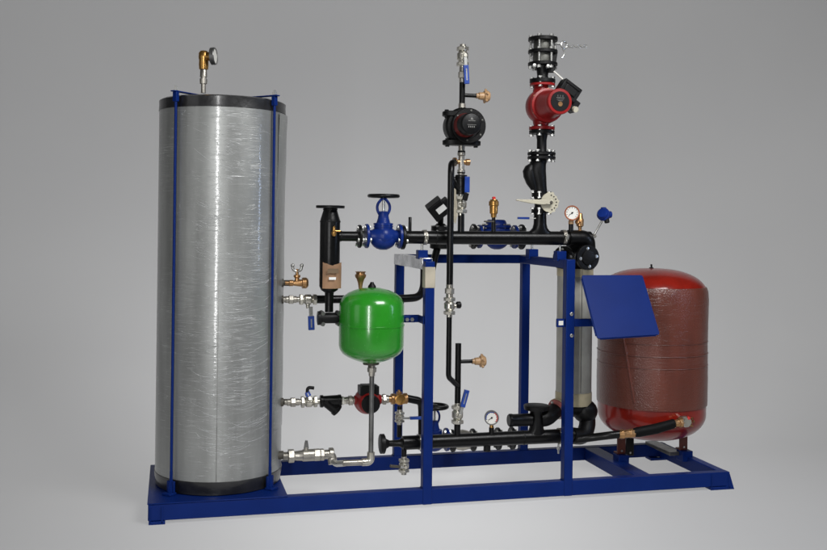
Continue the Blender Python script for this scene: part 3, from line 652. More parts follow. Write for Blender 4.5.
# black actuator box left of the vertical pipe
p = P(439, 207.5, YR-.1); t = thing('actuator_box', 'black tilted control box with a white sticker behind the thin vertical pipe', 'actuator', p); k = U(p)
ex = Vector((math.cos(.70), -.25, math.sin(.70))).normalized(); ez = Vector((-math.sin(.70), -.15, math.cos(.70)))
b = MB(); b.box(p+ex*(-2*k), (17*k, 18*k, 17*k), ex, ez); b.box(p+ex*(8*k)-ez*(3*k), (8*k, 12*k, 14*k), ex, ez); b.obj('housing', 'black_plastic', t, .006)
Yv = ez.cross(ex).normalized(); s_ = -1 if Yv.y > 0 else 1
b = MB(); b.box(p+ex*(1*k)+Yv*(s_*9.2*k), (10*k, .5*k, 6*k), ex, ez); b.obj('sticker', 'white', t, 0)
MB().tube([p+ex*(-2*k)-ez*(6*k), P(440.5, 224, YR)], 3*k).obj('shaft', 'black_cast', t, 0)

# ------------------------------------------------------------------ thin vertical column x=461
c = Col_(461, 190, YM)
ball_valve('nickel ball valve with upright lever just above the top header, under the strainer', c.p(204.5), ZM, 17, 5.8, P(466.5, 193, YM-.05), hm='black_plastic')
t = strainer('black Y strainer above the header in the thin pump column', c.p(194.5), c.p(175), P(452.5, 180, YM+.03), 6.0)
p1 = P(467.5, 176, YM-.05); p0 = P(466, 195, YM-.05)
v = [o for o in bpy.data.objects if o.name.startswith('ball_valve') and o.type == 'EMPTY'][-1]
k = U(p0); b = MB(); b.box(P(467, 184.5, YM-.05), (5.2*k, 2.6*k, 16*k)); b.obj('lever_sleeve', 'lever_blue', v, .0025)
t = thing('tee_fitting', 'brass cross tee with two side caps below the small black pump', 'fitting', c.p(163))
MB().lines([(c.p(175), 3.4), (c.p(172.5), 3.4), (c.p(172.4), 4.0), (c.p(170), 4.0), (c.p(169.5), 3.0), (c.p(156), 3.0), (c.p(155.5), 4), (c.p(152.6), 4), (c.p(152.5), 3.2), (c.p(145), 3.2)], seg=22).obj('body', 'dull_nickel', t)
rw = Row_(461, 162, YM)
MB().lines([(rw.p(453), 4.2), (rw.p(456), 4.4), (rw.p(457), 2.4), (rw.p(465), 2.4), (rw.p(466), 3.3), (rw.p(469.5), 3.4)], seg=18).obj('side_caps', 'brass', t)
MB().lines([(c.p(152.6), 3.8), (c.p(150.8), 3.8)], seg=20).obj('gasket', 'rubber', t, 0)
MB().lines([(c.p(173.5), 3.9), (c.p(172.4), 4.1)], seg=20).obj('gasket', 'rubber', t, 0)
q = P(455.8, 203, YM-.015); kq = U(q); t = thing('paper_strip', 'narrow beige paper strip hanging between the thin pipe and the ball valve', 'strip', P(456, 215, YM-.015))
b = MB(); b.prism([P(453.6, 187.5, YM-.015), P(456, 189.5, YM-.015), P(457.8, 215, YM-.02), P(455.5, 224, YM-.02), P(453.4, 221, YM-.015)], BK, .002); b.obj('strip', 'tape_beige', t, 0)
# thin pipe in front of header
YP = 5.055
cp = Col_(450.2, 240, YP)
pipe('thin black vertical pipe passing in front of the top header', [rw.p(455), P(451.5, 163.5, YP+.03), cp.p(170), cp.p(286)], 3.3, bend=5)
union('brass union on the thin vertical pipe below the top header', cp.p(291), ZM, 13, 4.4)
v = ball_valve('nickel ball valve with black knob pointing right, on the thin vertical pipe', cp.p(306), ZM, 17, 5.4, None, stem_dir=XP)
p = cp.p(305); k = U(p); MB().lathe(p+XP*(7*k), XP, [(0, 2.4), (1, 3.4), (4, 3.6), (5, 2.6)], seg=16).obj('knob', 'black_plastic', v, 0)
cl_ = Col_(458, 370, YM)
pipe('thin black pipe below the brass union, bending right to join the short riser', [cp.p(314), cp.p(377), cl_.p(386)], 2.7, bend=4)
t = thing('riser_pipe', 'short black riser with closed top standing on the lower header', 'pipe', cl_.p(430))
MB().lines([(cl_.p(344), 2.6), (cl_.p(343.4), 3), (cl_.p(406), 3.0)], seg=20).obj('riser', 'black_paint', t, 0)
MB().lines([(cl_.p(423), 3.2), (cl_.p(437), 3.2)], seg=20).obj('lower_piece', 'black_paint', t, 0)
rb = Row_(465, 361.5, YM); MB().lines([(rb.p(458), 1.9), (rb.p(473), 1.9)], seg=16).obj('branch', 'black_paint', t, 0)
def cap_tap(label, row, x0):
    t = thing('hose_tap', label, 'tap', row.p(x0), 'tan taps on side branches'); q = row.p(x0); k = U(q)
    MB().lathe(q, XP, [(0, 2.6), (2.5, 2.6), (3, 3.6), (8, 4.0), (8.5, 5.6), (12, 5.8), (14, 4.4)], seg=12).obj('body', 'tan_plastic', t, 0)
    b = MB()
    for a in range(5):
        e = Vector((0, math.cos(a*2*PI/5+.3), math.sin(a*2*PI/5+.3))); b.tube([q+XP*(9.5*k)+e*(4*k), q+XP*(10.5*k)+e*(7.2*k)], 1.3*k, seg=8)
    b.obj('ears', 'tan_plastic', t, 0)
    return t
cap_tap('tan hose tap on the side branch of the short lower riser', rb, 472)
ball_valve('nickel ball valve with blue lever upright, standing on the lower header', cl_.p(414.5), ZM, 18, 5.6, P(467, 390, YM-.05), w=5)
# upper part of column 461
t = thing('upper_riser', 'thin black riser pipe above the small black pump', 'pipe', c.p(100))
MB().lines([(c.p(104), 3.3), (c.p(103.8), 2.9), (c.p(82), 2.9)], seg=20).obj('riser', 'black_paint', t, 0)
MB().lines([(c.p(111), 3.8), (c.p(107), 3.6), (c.p(104), 3.5), (c.p(103.6), 3.5)], seg=20).obj('nipple', 'dull_nickel', t, 0)
rb = Row_(465, 95.3, YM); MB().lines([(rb.p(461), 2.0), (rb.p(477), 2.0)], seg=16).obj('branch', 'black_paint', t, 0)
cap_tap('tan hose tap on the side branch above the small black pump', rb, 476)
union('dull nickel union beneath the topmost ball valve of the thin column', c.p(75), ZM, 15, 3.9)
ball_valve('topmost nickel ball valve with blue lever hanging down, end of the thin column', c.p(56.5), ZM, 19, 5.6, P(466.8, 84, YM-.045), w=5.2)
# small black pump
k = U(c.p(127))
t = thing('circulation_pump', 'small black circulation pump with red inner ring in the thin column', 'pump', c.p(127), None)
cc = c.p(126.5)
MB().lathe(cc, FR, [(-9, 14), (-8, 17.5), (3, 18.5), (5, 18.5), (7, 16.5), (7, 13)], seg=44).obj('volute', 'black_cast', t, 0)
b = MB()
# side disc flange behind right
b.lathe(cc+XP*(4*k)+FR*(9*k), FR, [(-3, 13), (-3, 17), (-2.5, 17.6), (2.5, 17.6), (3, 17), (3, 12.4), (-2, 12)], seg=44)
o = b.obj('rear_disc', 'black_cast', t, 0)
bolts(o, cc+XP*(4*k)+FR*(10*k), FR, 15, 6, 1.1, 5, 'bellows_grey', rot=.4)
MB().lathe(cc, FR, [(6, 11), (7, 12.2), (14, 12.0), (17, 11.2), (21, 10)], seg=40).obj('motor_ring', 'deep_red', t, 0)
MB().lathe(cc, FR, [(14, 9), (15, 10.8), (31, 10.6), (32.5, 9.8), (33, 9.0)], seg=40).obj('motor_cap', 'black_plastic', t, 0)
fc = cc+FR*(33.2*k)
b = MB(); b.box(fc+ZP*(2.4*k), (7*k, .2*k, .5*k)); b.box(fc+ZM*(1.5*k), (9*k, .2*k, .35*k))
for i, dx in enumerate((-3, -1.2, .6, 2.4)): b.box(fc+ZM*(3.4*k)+XP*(dx*k), (.7*k, .2*k, 1.6*k))
b.prism([fc+XP*(-1.6*k)+ZP*(3.4*k), fc+XP*(1.6*k)+ZP*(3.4*k), fc+ZP*(5.8*k)], FR, .15*k); b.obj('face_print', 'zinc', t, 0)
for py_, dx in ((114.5, -3), (143.0, 0)):
    q = c.p(py_)+XP*(dx*k); b = MB(); rr = []
    hw, hd = (17, 9) if py_ < 120 else (19.5, 9)
    for zz, sc_ in ((-2.6, .93), (-2.0, 1), (2.0, 1), (2.6, .93)):
        rr.append([q+Vector((math.copysign(abs(math.cos(a))**.7, math.cos(a))*hw*sc_*k, math.copysign(abs(math.sin(a))**.8, math.sin(a))*hd*sc_*k, zz*k)) for a in [2*PI*j/36 for j in range(36)]])
    b.rings(rr); o = b.obj('oval_flange', 'black_cast', t, 0)
    for sg in (-1, 1): MB().lathe(q+XP*(sg*hw*.76*k), ZP, [(-4.2, 2.2), (-2.6, 2.2), (-2.6, 1.2), (2.6, 1.2), (2.6, 2.2), (4.2, 2.2)], seg=6).obj('bolt', 'black_cast', o, 0)

# ------------------------------------------------------------------ big pump column x~541
c = Col_(541, 200, YM); k = U(c.p(150))
# butterfly valve at the bottom
t = thing('butterfly_valve', 'butterfly valve with a long cream lever and plate above the top header', 'valve', c.p(206))
o = MB().lines([(c.p(213.2), 6), (c.p(213.1), 9.2), (c.p(209.4), 9.4), (c.p(209.3), 6)], seg=30).obj('flange', 'black_cast', t, 0); bolts(o, c.p(211), ZP, 8.2, 4, 2.3, 7, rot=1.0)
MB().lines([(c.p(209.5), 6.4), (c.p(197), 6.4)], seg=26).obj('body', 'black_cast', t, 0)
o = MB().lines([(c.p(197), 6), (c.p(196.9), 9.2), (c.p(193.2), 9.4), (c.p(193.1), 6)], seg=30).obj('flange', 'black_cast', t, 0); bolts(o, c.p(195), ZP, 8.2, 4, 2.3, 7, rot=1.0)
q = P(549.5, 202.5, YM-.085); kq = U(q)
b = MB(); pts = [q+Vector((math.cos(a)*f_*9.6*kq, 0, math.sin(a)*f_*10.4*kq)) for a, f_ in [(PI*2*i/40, 1+(.07*math.sin(i*1.9)+.05*math.sin(i*.8+1) if math.cos(PI*2*i/40) > -.2 else -.06)) for i in range(40)]]
b.prism(pts, BK, .006); pl = b.obj('notch_plate', 'cream', t, 0)
for i in range(7):
    a = -1.2+i*.42; b = MB(); b.lathe(q+Vector((math.cos(a)*7.4*kq, 0, math.sin(a)*7.6*kq)), FR, [(0, .8), (.35, .8)], seg=8); b.obj('notch', 'grime', pl, 0)
b = MB(); a0, a1 = P(551, 201.5, YM-.10), P(515.5, 200, YM-.10)
b.prism([a0+ZP*(2.6*kq)+XP*(2*kq), a0+ZM*(2.6*kq)+XP*(2*kq), a0+ZM*(3.4*kq)+XM*(10*kq), a0+ZM*(2.4*kq)+XM*(22*kq), a1+ZM*(.5*kq), a1+ZP*(.6*kq), a0+ZP*(1.6*kq)+XM*(22*kq), a0+ZP*(1.8*kq)+XM*(8*kq)], FR, .012); b.obj('lever', 'cream', t, .003)
MB().lathe(q, FR, [(0, 2.2), (4.5, 2.2), (5, 1.4)], seg=12).obj('spindle', 'grime', t, 0)
# check valve / offset body
t = thing('check_valve', 'black cast valve body bulging left below the big red pump', 'valve', c.p(175))
kk = k
def spine(pts, name, m, par, seg=28):
    rr = []
    for (px_, py_, rx, ry) in pts:
        q = P(px_, py_, YM); rr.append([q+Vector((math.cos(a)*rx*kk, math.sin(a)*ry*kk, 0)) for a in [2*PI*j/seg for j in range(seg)]])
    b = MB(); b.rings(rr); return b.obj(name, m, par, 0)
spine([(540, 195, 6.8, 6.5), (540.5, 191, 6.6, 6.4), (539.5, 184, 7.0, 7), (538, 177, 8.4, 8), (537, 171, 9, 8.5), (537.5, 165, 8.6, 8), (539, 160, 8, 8), (540, 157, 7.6, 8)], 'body', 'black_cast', t)
spine([(534.5, 190, 3.5, 4), (531.5, 184, 5, 5.5), (529.5, 177, 6, 6.4), (528.8, 171, 6, 6.4), (530, 166, 4.6, 5), (532, 163.5, 2.5, 3)], 'side_chamber', 'black_cast', t)
t2 = thing('pipe_spool', 'black flanged pipe piece directly beneath the big red pump', 'pipe', c.p(143))
for tt, y0, y1 in ((t, 159.6, 156.4), (t2, 155.6, 152.4)):
    o = MB().lines([(c.p(y0), 7), (c.p(y0-.1), 13.6), (c.p(y0-.5), 14.0), (c.p(y1+.4), 14.0), (c.p(y1), 13.6), (c.p(y1-.1), 7)], seg=40).obj('flange', 'black_cast', tt, 0)
    if tt is t: bolts(o, c.p(156), ZP, 11.6, 6, 2.2, 12, rot=.35)
MB().lines([(c.p(153), 6), (c.p(151), 4.9), (c.p(140), 4.9), (c.p(135), 5.8), (c.p(134), 6.2)], seg=28).obj('neck', 'black_cast', t2, 0)
o = MB().lines([(c.p(134.2), 6), (c.p(134), 12.6), (c.p(131), 12.8), (c.p(130.9), 6)], seg=40).obj('flange', 'black_cast', t2, 0); bolts(o, c.p(131), ZP, 10.6, 4, 2.2, 11, rot=1.0)
# big red pump
t = thing('circulation_pump', 'big red circulation pump with black junction box high on the right column', 'pump', c.p(107))
o = MB().lines([(c.p(130.2), 6), (c.p(130), 12.8), (c.p(127), 12.8), (c.p(126.8), 7)], seg=40).obj('flange', 'pump_red', t, 0)
o = MB().lines([(c.p(86.2), 7), (c.p(86), 12.6), (c.p(83.8), 12.6), (c.p(83.7), 7)], seg=40).obj('flange', 'pump_red', t, 0); bolts(o, c.p(82.5), ZP, 10.6, 4, 2.2, 11, rot=1.0)
cc = P(543.5, 106.5, YM)
MB().lathe(cc, FR, [(-13, 10), (-11, 14), (-5, 17.4), (2, 18), (7, 17), (10, 15)], seg=48).obj('volute', 'pump_red', t, 0)
spine([(541, 127, 7, 7), (541, 123, 8, 8), (542, 117, 10, 9)], 'inlet', 'pump_red', t); spine([(542, 96, 10, 9), (541, 90, 8, 8), (541, 85.5, 7, 7)], 'outlet', 'pump_red', t)
mo = MB().lathe(cc, FR, [(8, 17), (10, 17.2), (11.5, 16.8), (12, 14.6), (30, 12.4), (37, 11.8)], seg=48).obj('motor', 'pump_red', t, 0)
bolts(mo, cc+FR*(3*k), FR, 16.2, 6, 1.1, 16, 'brass', rot=.5)
MB().lathe(cc, FR, [(34, 11), (35, 12.4), (41, 12.6), (42, 12), (42.2, 9.6), (41, 9.4)], seg=44).obj('front_ring', 'pump_red', t, 0)
fp = MB().lathe(cc, FR, [(40.5, 9.6), (42.6, 9.4)], seg=40).obj('face_plate', 'black_plastic', t, 0)
fc = cc+FR*(42.8*k)
b = MB(); b.box(fc+ZP*(3.4*k), (8*k, .2*k, .35*k))
for dx in (-2.5, 0, 2.5): b.box(fc+XP*(dx*k)+ZP*(5.2*k), (.45*k, .2*k, 1.5*k))
for i, w_ in ((0, 7), (1, 5)): b.box(fc+ZP*((1.8-i*1.3)*k), (w_*k, .2*k, .25*k))
b.obj('face_print', 'zinc', fp, 0)
b = MB(); b.lathe(fc+ZM*(2.6*k), FR, [(0, 2.4), (.3, 2.4)], seg=16); b.obj('centre_screw', 'brass', fp, 0)
jb = P(567.5, 91.5, YM-.13); kj = U(jb); ang = math.radians(-33); ex = Vector((math.cos(ang), 0, math.sin(ang))); ez = Vector((-math.sin(ang), 0, math.cos(ang)))
b = MB(); b.box(jb, (21*kj, 15*kj, 16*kj), ex, ez); b.box(jb+ez*(5.5*kj)+FR*(.5*kj), (17*kj, 16.5*kj, 3*kj), ex, ez); b.box(jb+FR*(8*kj)-ex*(0*kj), (14*kj, 1.5*kj, 8*kj), ex, ez)
b.obj('junction_box', 'black_plastic', t, .005)
b = MB(); q = P(572, 106, YM-.12); b.box(q, (9*kj, 12*kj, 12*kj), ex, ez); b.lathe(P(569, 99, YM-.12), Vector((.3, 0, -1)), [(0, 4), (9, 3.4)], seg=14); b.obj('cable_gland_box', 'black_plastic', t, .004)
MB().lathe(P(575.5, 109.5, YM-.16), Vector((.25, -1, -.3)), [(-4, 3), (1.0, 3)], seg=16).obj('gland_plug', 'cream', t, 0)
# top neck and stacked flanges
t = thing('flanged_compensator', 'black flanged coupling with long studs on top of the red pump column', 'coupling', c.p(80))
o = MB().lines([(c.p(83), 7), (c.p(82.9), 12.8), (c.p(79.4), 12.8), (c.p(79.2), 6)], seg=40).obj('flange', 'black_cast', t, 0)
MB().lines([(c.p(80), 6.4), (c.p(76), 5.4), (c.p(70), 6.2), (c.p(65), 7.5)], seg=28).obj('neck', 'black_cast', t, 0)
b = MB()
for dx in (-1, 1): b.prism([c.p(80)+XP*(dx*3*k), c.p(65)+XP*(dx*8.5*k), c.p(65)+XP*(dx*4*k)], FR, 1.5*k)
b.obj('neck_ribs', 'black_cast', t)
for y0, y1 in ((66.2, 62.8), (54, 50.4), (41.6, 37.8)):
    MB().lines([(c.p(y0), 7), (c.p(y0-.1), 14.2), (c.p(y0-.5), 14.7), (c.p(y1+.4), 14.7), (c.p(y1), 14.2), (c.p(y1-.1), 7)], seg=44).obj('flange', 'black_cast', t, 0)
MB().lines([(c.p(63.5), 9.5), (c.p(58), 10.2), (c.p(53), 9.5)], seg=36).obj('lower_bellows', 'bellows_grey', t, 0)
MB().lines([(c.p(51), 9), (c.p(46), 9.6), (c.p(41), 9)], seg=36).obj('upper_bellows', 'bellows_grey', t, 0)
for i in range(6):
    a = .9+2*PI*i/6; e = Vector((math.cos(a), math.sin(a), 0)); q0, q1 = c.p(68.5)+e*(12.3*k), c.p(36)+e*(12.3*k)
    b = MB(); b.lines([(q0, 1.2), (q1, 1.2)], seg=10)
    for qq in (c.p(68)+e*(12.3*k), c.p(49.6)+e*(12.3*k), c.p(37)+e*(12.3*k)): b.lathe(qq, ZP, [(-1.2, 2.2), (1.2, 2.2)], seg=6)
    b.obj('stud', 'zinc', t, 0)
b = MB(); q = P(554, 58, YM-.03); b.prism([P(551, 53, YM-.03), P(557, 53, YM-.03), P(554, 73, YM-.03), P(548, 73, YM-.03)], FR, .012); b.obj('side_bracket', 'black_cast', t, .003)
bolts(t, P(541, 66, YM-.07), FR, 7.2, 2, 1.9, 3, rot=0)
# chain and clevis on the right
t = thing('chain', 'short silver chain hanging out from the top coupling to the right', 'chain', P(562, 46, YM))
b = MB(); b.torus(P(564, 45, YM-.02), Vector((.3, -1, .1)), 3.6, .9, 20, 8); b.obj('link', 'zinc', t, 0)
b = MB(); b.tube([P(554, 43.5, YM-.02), P(561, 44, YM-.02)], 1.5*k, seg=8); b.obj('eye_bolt', 'zinc', t, 0)
for i in range(7):
    q = P(567.5+i*2.9, 46.8+(.5 if i % 2 else 0)-i*.12, YM-.02); rr = MB(); kq = U(q)
    pts = [q+Vector((math.cos(a)*2.1*kq, (math.sin(a)*1.1*kq if i % 2 else 0), (0 if i % 2 else math.sin(a)*1.3*kq))) for a in [2*PI*j/14 for j in range(15)]]
    rr.tube(pts, .58*kq, .3*kq, 6); rr.obj('link', 'zinc', t, 0)
b = MB(); b.tube([P(563, 49, YM-.02), P(565, 53, YM-.02), P(563, 57, YM-.02), P(561.5, 58, YM-.02)], .8*k, 2*k, 8); b.obj('hook', 'zinc', t, 0)
o = MB(); a0, a1 = P(554, 71.5, YM-.05), P(563, 79.5, YM-.10); o.tube([a0, a1], .9*k, seg=8); o = o.obj('cable', 'off_white', None, 0); o['label'] = 'short white cable running from the top coupling to the black junction box'; o['category'] = 'cable'
# ------------------------------------------------------------------ things on top of main header
c = Col_(493.6, 220, YM)
t = thing('air_vent', 'golden brass air vent with red cap standing on the top header', 'vent', c.p(231))
MB().lines([(c.p(232), 2.2), (c.p(222), 2.2), (c.p(221.5), 1.8), (c.p(217), 1.8)], seg=16).obj('nipple', 'black_paint', t, 0)
MB().lines([(c.p(217.5), 2.6), (c.p(214), 3.0), (c.p(213.5), 4.0), (c.p(206), 4.2), (c.p(205.5), 5.0), (c.p(201.5), 5.0), (c.p(201), 4.2), (c.p(199.5), 3.6)], seg=24).obj('body', 'golden_brass', t, 0)
MB().lines([(c.p(200), 1.8), (c.p(197), 1.8), (c.p(196.6), 1.2)], seg=14).obj('cap', 'red_plastic', t, 0)
r = Row_(488, 221.5, YM-.02); b = MB(); kq = U(r.b); b.tube([r.p(484), r.p(494)], .8*kq, seg=8); b.obj('side_pin', 'grime', t, 0)
q0, q1 = P(517.5, 218, YM-.02), P(533, 218.3, YM-.02)
t = thing('valve_lever', 'small flat blue lever sticking out left of the thick riser', 'lever', q1); kq = U(q0)
b = MB(); b.box((q0+q1)/2+XM*(2*kq), ((q1-q0).length*.74, 2.8*kq, 2.2*kq)); b.obj('sleeve', 'lever_blue', t, .002); b = MB(); b.tube([q0*.3+q1*.7, q1+XP*(3*kq)], .6*kq, seg=8); b.obj('rod', 'zinc', t, 0)
fa = Vector((-.28, -1, .02))
gp = P(572, 213, YM-.03); gb = Col_(571, 225, YM-.01)
t = gauge('round pressure gauge with brown rim at the right end of the top header', gp, 7.6, gb.p(230), 'orange_rim', fa)
MB().lines([(gb.p(233), 2.4), (gb.p(224), 2.4)], seg=16).obj('stub', 'black_paint', t, 0)
MB().lines([(gb.p(224), 2.8), (gb.p(221), 2.6), (gb.p(219), 1.8)], seg=12).obj('connector', 'tan_plastic', t, 0)
c = Col_(580, 222, YM)
t = thing('bleed_valve', 'copper brass needle valve beside the brown rimmed gauge', 'valve', c.p(231))
MB().lines([(c.p(234), 2.4), (c.p(230), 2.4), (c.p(229.9), 1.6), (c.p(227), 2.0), (c.p(226), 3.6), (c.p(219.5), 3.8), (c.p(218), 2.8), (c.p(214), 2.4), (c.p(213), 1.6)], seg=20).obj('body', 'brass', t, 0)
MB().lathe(c.p(222.5), Vector((-.8, -.6, .1)), [(0, 2.6), (6, 2.6), (6.5, 1.8)], seg=6).obj('side_nut', 'brass', t, 0)
# blue sensor
q0, q1 = P(593.5, 236.5, YM), P(602, 221, YM-.02)
t = thing('temperature_sensor', 'bright blue sensor head on a thin slanted stem above the right elbow', 'sensor', q0); kq = U(q0); d = q1-q0
MB().tube([q0, q1], 1.1*kq, seg=12).obj('stem', 'zinc', t, 0)
b = MB(); hexbody(b, q0+d*.04, d, 3, 3); b.obj('nut', 'nickel', t, 0)
hd = P(603.5, 214.5, YM-.02)
MB().lathe(hd, Vector((-.75, -.75, .35)), [(-7, 3.5), (-6, 5), (-1, 5.6), (-.8, 6.6), (1.4, 6.6), (1.6, 5.6), (4, 5.4), (5.2, 4.4), (5.4, 1)], seg=32).obj('head', 'valve_blue', t, 0)
MB().lathe(hd+XP*(4*kq), XP, [(0, 3.6), (4, 3.4), (4.5, 2.6)], seg=16).obj('cap', 'valve_blue', t, 0)
MB().lathe(hd+ZP*(5*kq), ZP, [(0, 3), (2, 2.8), (2.4, 1.6)], seg=14).obj('top_screw', 'valve_blue', t, 0)
MB().lathe(P(606.5, 219, YM-.03), Vector((.1, -.2, -1)), [(0, 2.6), (3.6, 2.6), (4.2, 1.8)], seg=14).obj('cable_gland', 'black_plastic', t, 0)

# ------------------------------------------------------------------ heat exchanger
YX = 5.26
c = Col_(574.3, 330, YX)
t = thing('heat_exchanger', 'upright grey cylindrical heat exchanger behind the right front upright', 'heat exchanger', c.p(402))
MB().lines([(c.p(392), 17.6), (c.p(266), 17.6)], seg=48).obj('shell', 'exchanger_shell', t, 0)
MB().lines([(c.p(404), 17.4), (c.p(401), 18.1), (c.p(391.5), 18.1), (c.p(391), 17.6)], seg=48).obj('foam_ring', 'insul_yellow', t, 0)
MB().lines([(c.p(276), 17.7), (c.p(275), 18.0), (c.p(264), 18.0)], seg=48).obj('foam_ring', 'insul_yellow', t, 0)
for px_ in (581.5,):
    q = P(px_, 330, YX-17.9*U(c.b)); b = MB(); b.box2((q.x-.0015, q.y-.001, c.p(390).z), (q.x+.0015, q.y+.004, c.p(268).z)); b.obj('seam', 'steel_pipe', t, 0)
MB().lines([(c.p(269), 15), (c.p(268), 19), (c.p(265), 19.4), (c.p(258), 19), (c.p(252), 16), (c.p(247), 11), (c.p(244), 6)], seg=40).obj('top_head', 'black_cast', t, 0)
MB().lines([(c.p(402), 15), (c.p(405), 16), (c.p(410), 14.5), (c.p(414), 10), (c.p(416), 5)], seg=40).obj('bottom_head', 'black_cast', t, 0)
for (px_, py_, R1, dv, yq) in ((564, 257.5, 11.5, Vector((-.75, -.66, 0)), YM+.07), (587.5, 257.5, 12.6, Vector((.12, -.98, 0)), YM-.07)):
    q = P(px_, py_, yq); o = MB().lathe(q, dv, [(-8, 7), (-2.4, 7.5), (-2.3, R1-.5), (-2, R1), (1.6, R1), (2, R1-.4), (2, 8), (3.2, 7.5), (4, 3)], seg=40).obj('port_flange', 'black_cast', t, 0)
    bolts(o, q, dv, R1*.72, 4, 1.8, 5, rot=0.12)
# bottom side flange with pink gasket
q = P(557.5, 409, YX-.06); dv = Vector((-.80, -.5, -.28)).normalized()
o = MB().lathe(q, dv, [(-6, 6), (-2, 7), (-1.9, 10.6), (-.2, 10.8)], seg=36).obj('side_flange', 'insul_yellow', t, 0)
o = MB().lathe(q, dv, [(-.1, 10.2), (1.8, 10.2), (1.9, 9.8)], seg=36).obj('gasket', 'pink_gasket', t, 0)
bolts(o, q, dv, 8.2, 4, 1.6, 6, rot=.4)
# small bracket left of the right post
p = P(560, 322.5, YF+.04); k = U(p)
b = MB(); b.box2((P(556.5, 322, YF+.02).x, YF+.012, p.z-4.2*k), (FRx-PW/2-.001, YF+.03, p.z+4.2*k)); br = b.obj('exchanger_bracket', 'blue_paint', sk, .003)
b = MB(); b.box2((P(558, 322, YF+.02).x, YF+.009, p.z-2.2*k), (P(562.5, 322, YF+.02).x, YF+.0115, p.z+2.2*k)); b.obj('bracket_sticker', 'off_white', br, 0)
for py_ in (314, 335.5):
    q = P(571.5, py_, YF-.004); MB().lathe(q, FR, [(0, 1.9), (.8, 1.8), (1.2, 1.0)], seg=16).obj('screw', 'zinc', sk, 0)
# ------------------------------------------------------------------ lower manifold
r = Row_(500, 438.6, YM)
t = thing('return_header', 'long black return header low behind the uprights', 'pipe', r.p(480))
MB().lines([(r.p(421), 6.8), (r.p(573), 7.0)], seg=36).obj('header_pipe', 'black_paint', t, 0)
MB().lines([(r.p(385), 3.0), (r.p(399), 3.4), (r.p(402), 5.4), (r.p(402.5), 7.0), (r.p(419), 7.0)], seg=30).obj('left_pipe', 'black_paint', t, 0)
MB().lines([(r.p(380.0), 9.2), (r.p(380.4), 9.8), (r.p(384), 9.8), (r.p(384.6), 8.8), (r.p(386), 5), (r.p(389), 3.4)], seg=34).obj('end_flange', 'black_cast', t, 0)
MB().lines([(r.p(418.6), 6.2), (r.p(418.7), 7.6), (r.p(421.6), 7.6), (r.p(421.7), 6.2)], seg=30).obj('clamp', 'dull_nickel', t, 0)
q = r.p(560); kq = U(q); MB().lathe(q, XP, [(-1.8, 7.2), (-1.8, 8), (1.8, 8), (1.8, 7.2)], seg=30).obj('clamp', 'dull_nickel', t, 0)
weld(t, r.p(431), XP, 6.85); weld(t, r.p(523), XP, 6.95)
c = Col_(487, 450, YM); MB().lines([(c.p(441), 3.6), (c.p(451), 3.6)], seg=18).obj('drain_stub', 'black_cast', t, 0)
# right end: S-bend rising into exchanger base
pr = Row_(575, 438.5, YM)
MB().tube([r.p(571), P(583, 437, YM+.02), P(588, 425, YM+.06), P(586, 411, YX)], 8.3*kq, 12*kq, 26).obj('end_bend', 'black_cast', t, 0)
b = MB(); b.ball(P(585, 411, YX-.03), 12.5, 1, 1, .95, 28); b.obj('bend_housing', 'black_cast', t, 0)
# riser with top flange + left stub (black valve)
c = Col_(536.5, 420, YM)
t = thing('flanged_tee', 'black tee with a round top flange and closed left stub on the return header', 'fitting', c.p(432))
flare(c, [(438, 13, 6.2), (433, 10, 6.4), (430, 8, 6.6), (427, 7, 6.6), (411, 6.8, 6.8), (409, 8, 8)], 'riser', t)
MB().lines([(c.p(409.6), 7), (c.p(409.5), 12.4), (c.p(405.4), 13.0), (c.p(405), 12.5), (c.p(404.2), 8)], seg=40).obj('top_flange', 'black_cast', t, 0)
rw = Row_(520, 420, YM-.01)
MB().lines([(rw.p(508.5), 5.6), (rw.p(509.5), 6.6), (rw.p(512), 6.6), (rw.p(512.5), 6.2), (rw.p(531), 6.2)], seg=28).obj('left_stub', 'black_paint', t, 0)
MB().tube([P(540, 419, YM), P(547, 418, YM), P(555, 411, YX-.06)], 8*kq, 8*kq, 24).obj('right_bend', 'black_cast', t, 0)
c = Col_(558.5, 445, YM-.01)
t = thing('drain_valve', 'tiny silver drain screw under the return header beside the right upright', 'valve', c.p(449))
MB().lines([(c.p(444), 1), (c.p(447), 1), (c.p(447.2), 1.8), (c.p(449), 1.8), (c.p(450), 1), (c.p(453.5), 1)], seg=12).obj('screw', 'zinc', t, 0)
# gauge on the return header
c = Col_(491.6, 425, YM-.01)
t = gauge('round gauge with red and blue scale on the low return header', P(491.6, 417.6, YM-.03), 7.4, c.p(431), 'steel_pipe', fa, colored=True)
MB().lines([(c.p(434), 2.6), (c.p(427.5), 2.6)], seg=16).obj('stub', 'black_paint', t, 0)
MB().lines([(c.p(428), 2.2), (c.p(425), 2.0), (c.p(423), 1.6)], seg=12).obj('connector', 'golden_brass', t, 0)
# small valve hanging on lower left
c = Col_(404, 458, YM)
pipe('short black stub under the left end of the return header', [c.p(444), c.p(459)], 2.6)
v = ball_valve('nickel ball valve hanging under the left end of the return header', c.p(465.5), ZM, 13, 5.0, P(390, 466, YM-.05), hm='grime', w=2.6)
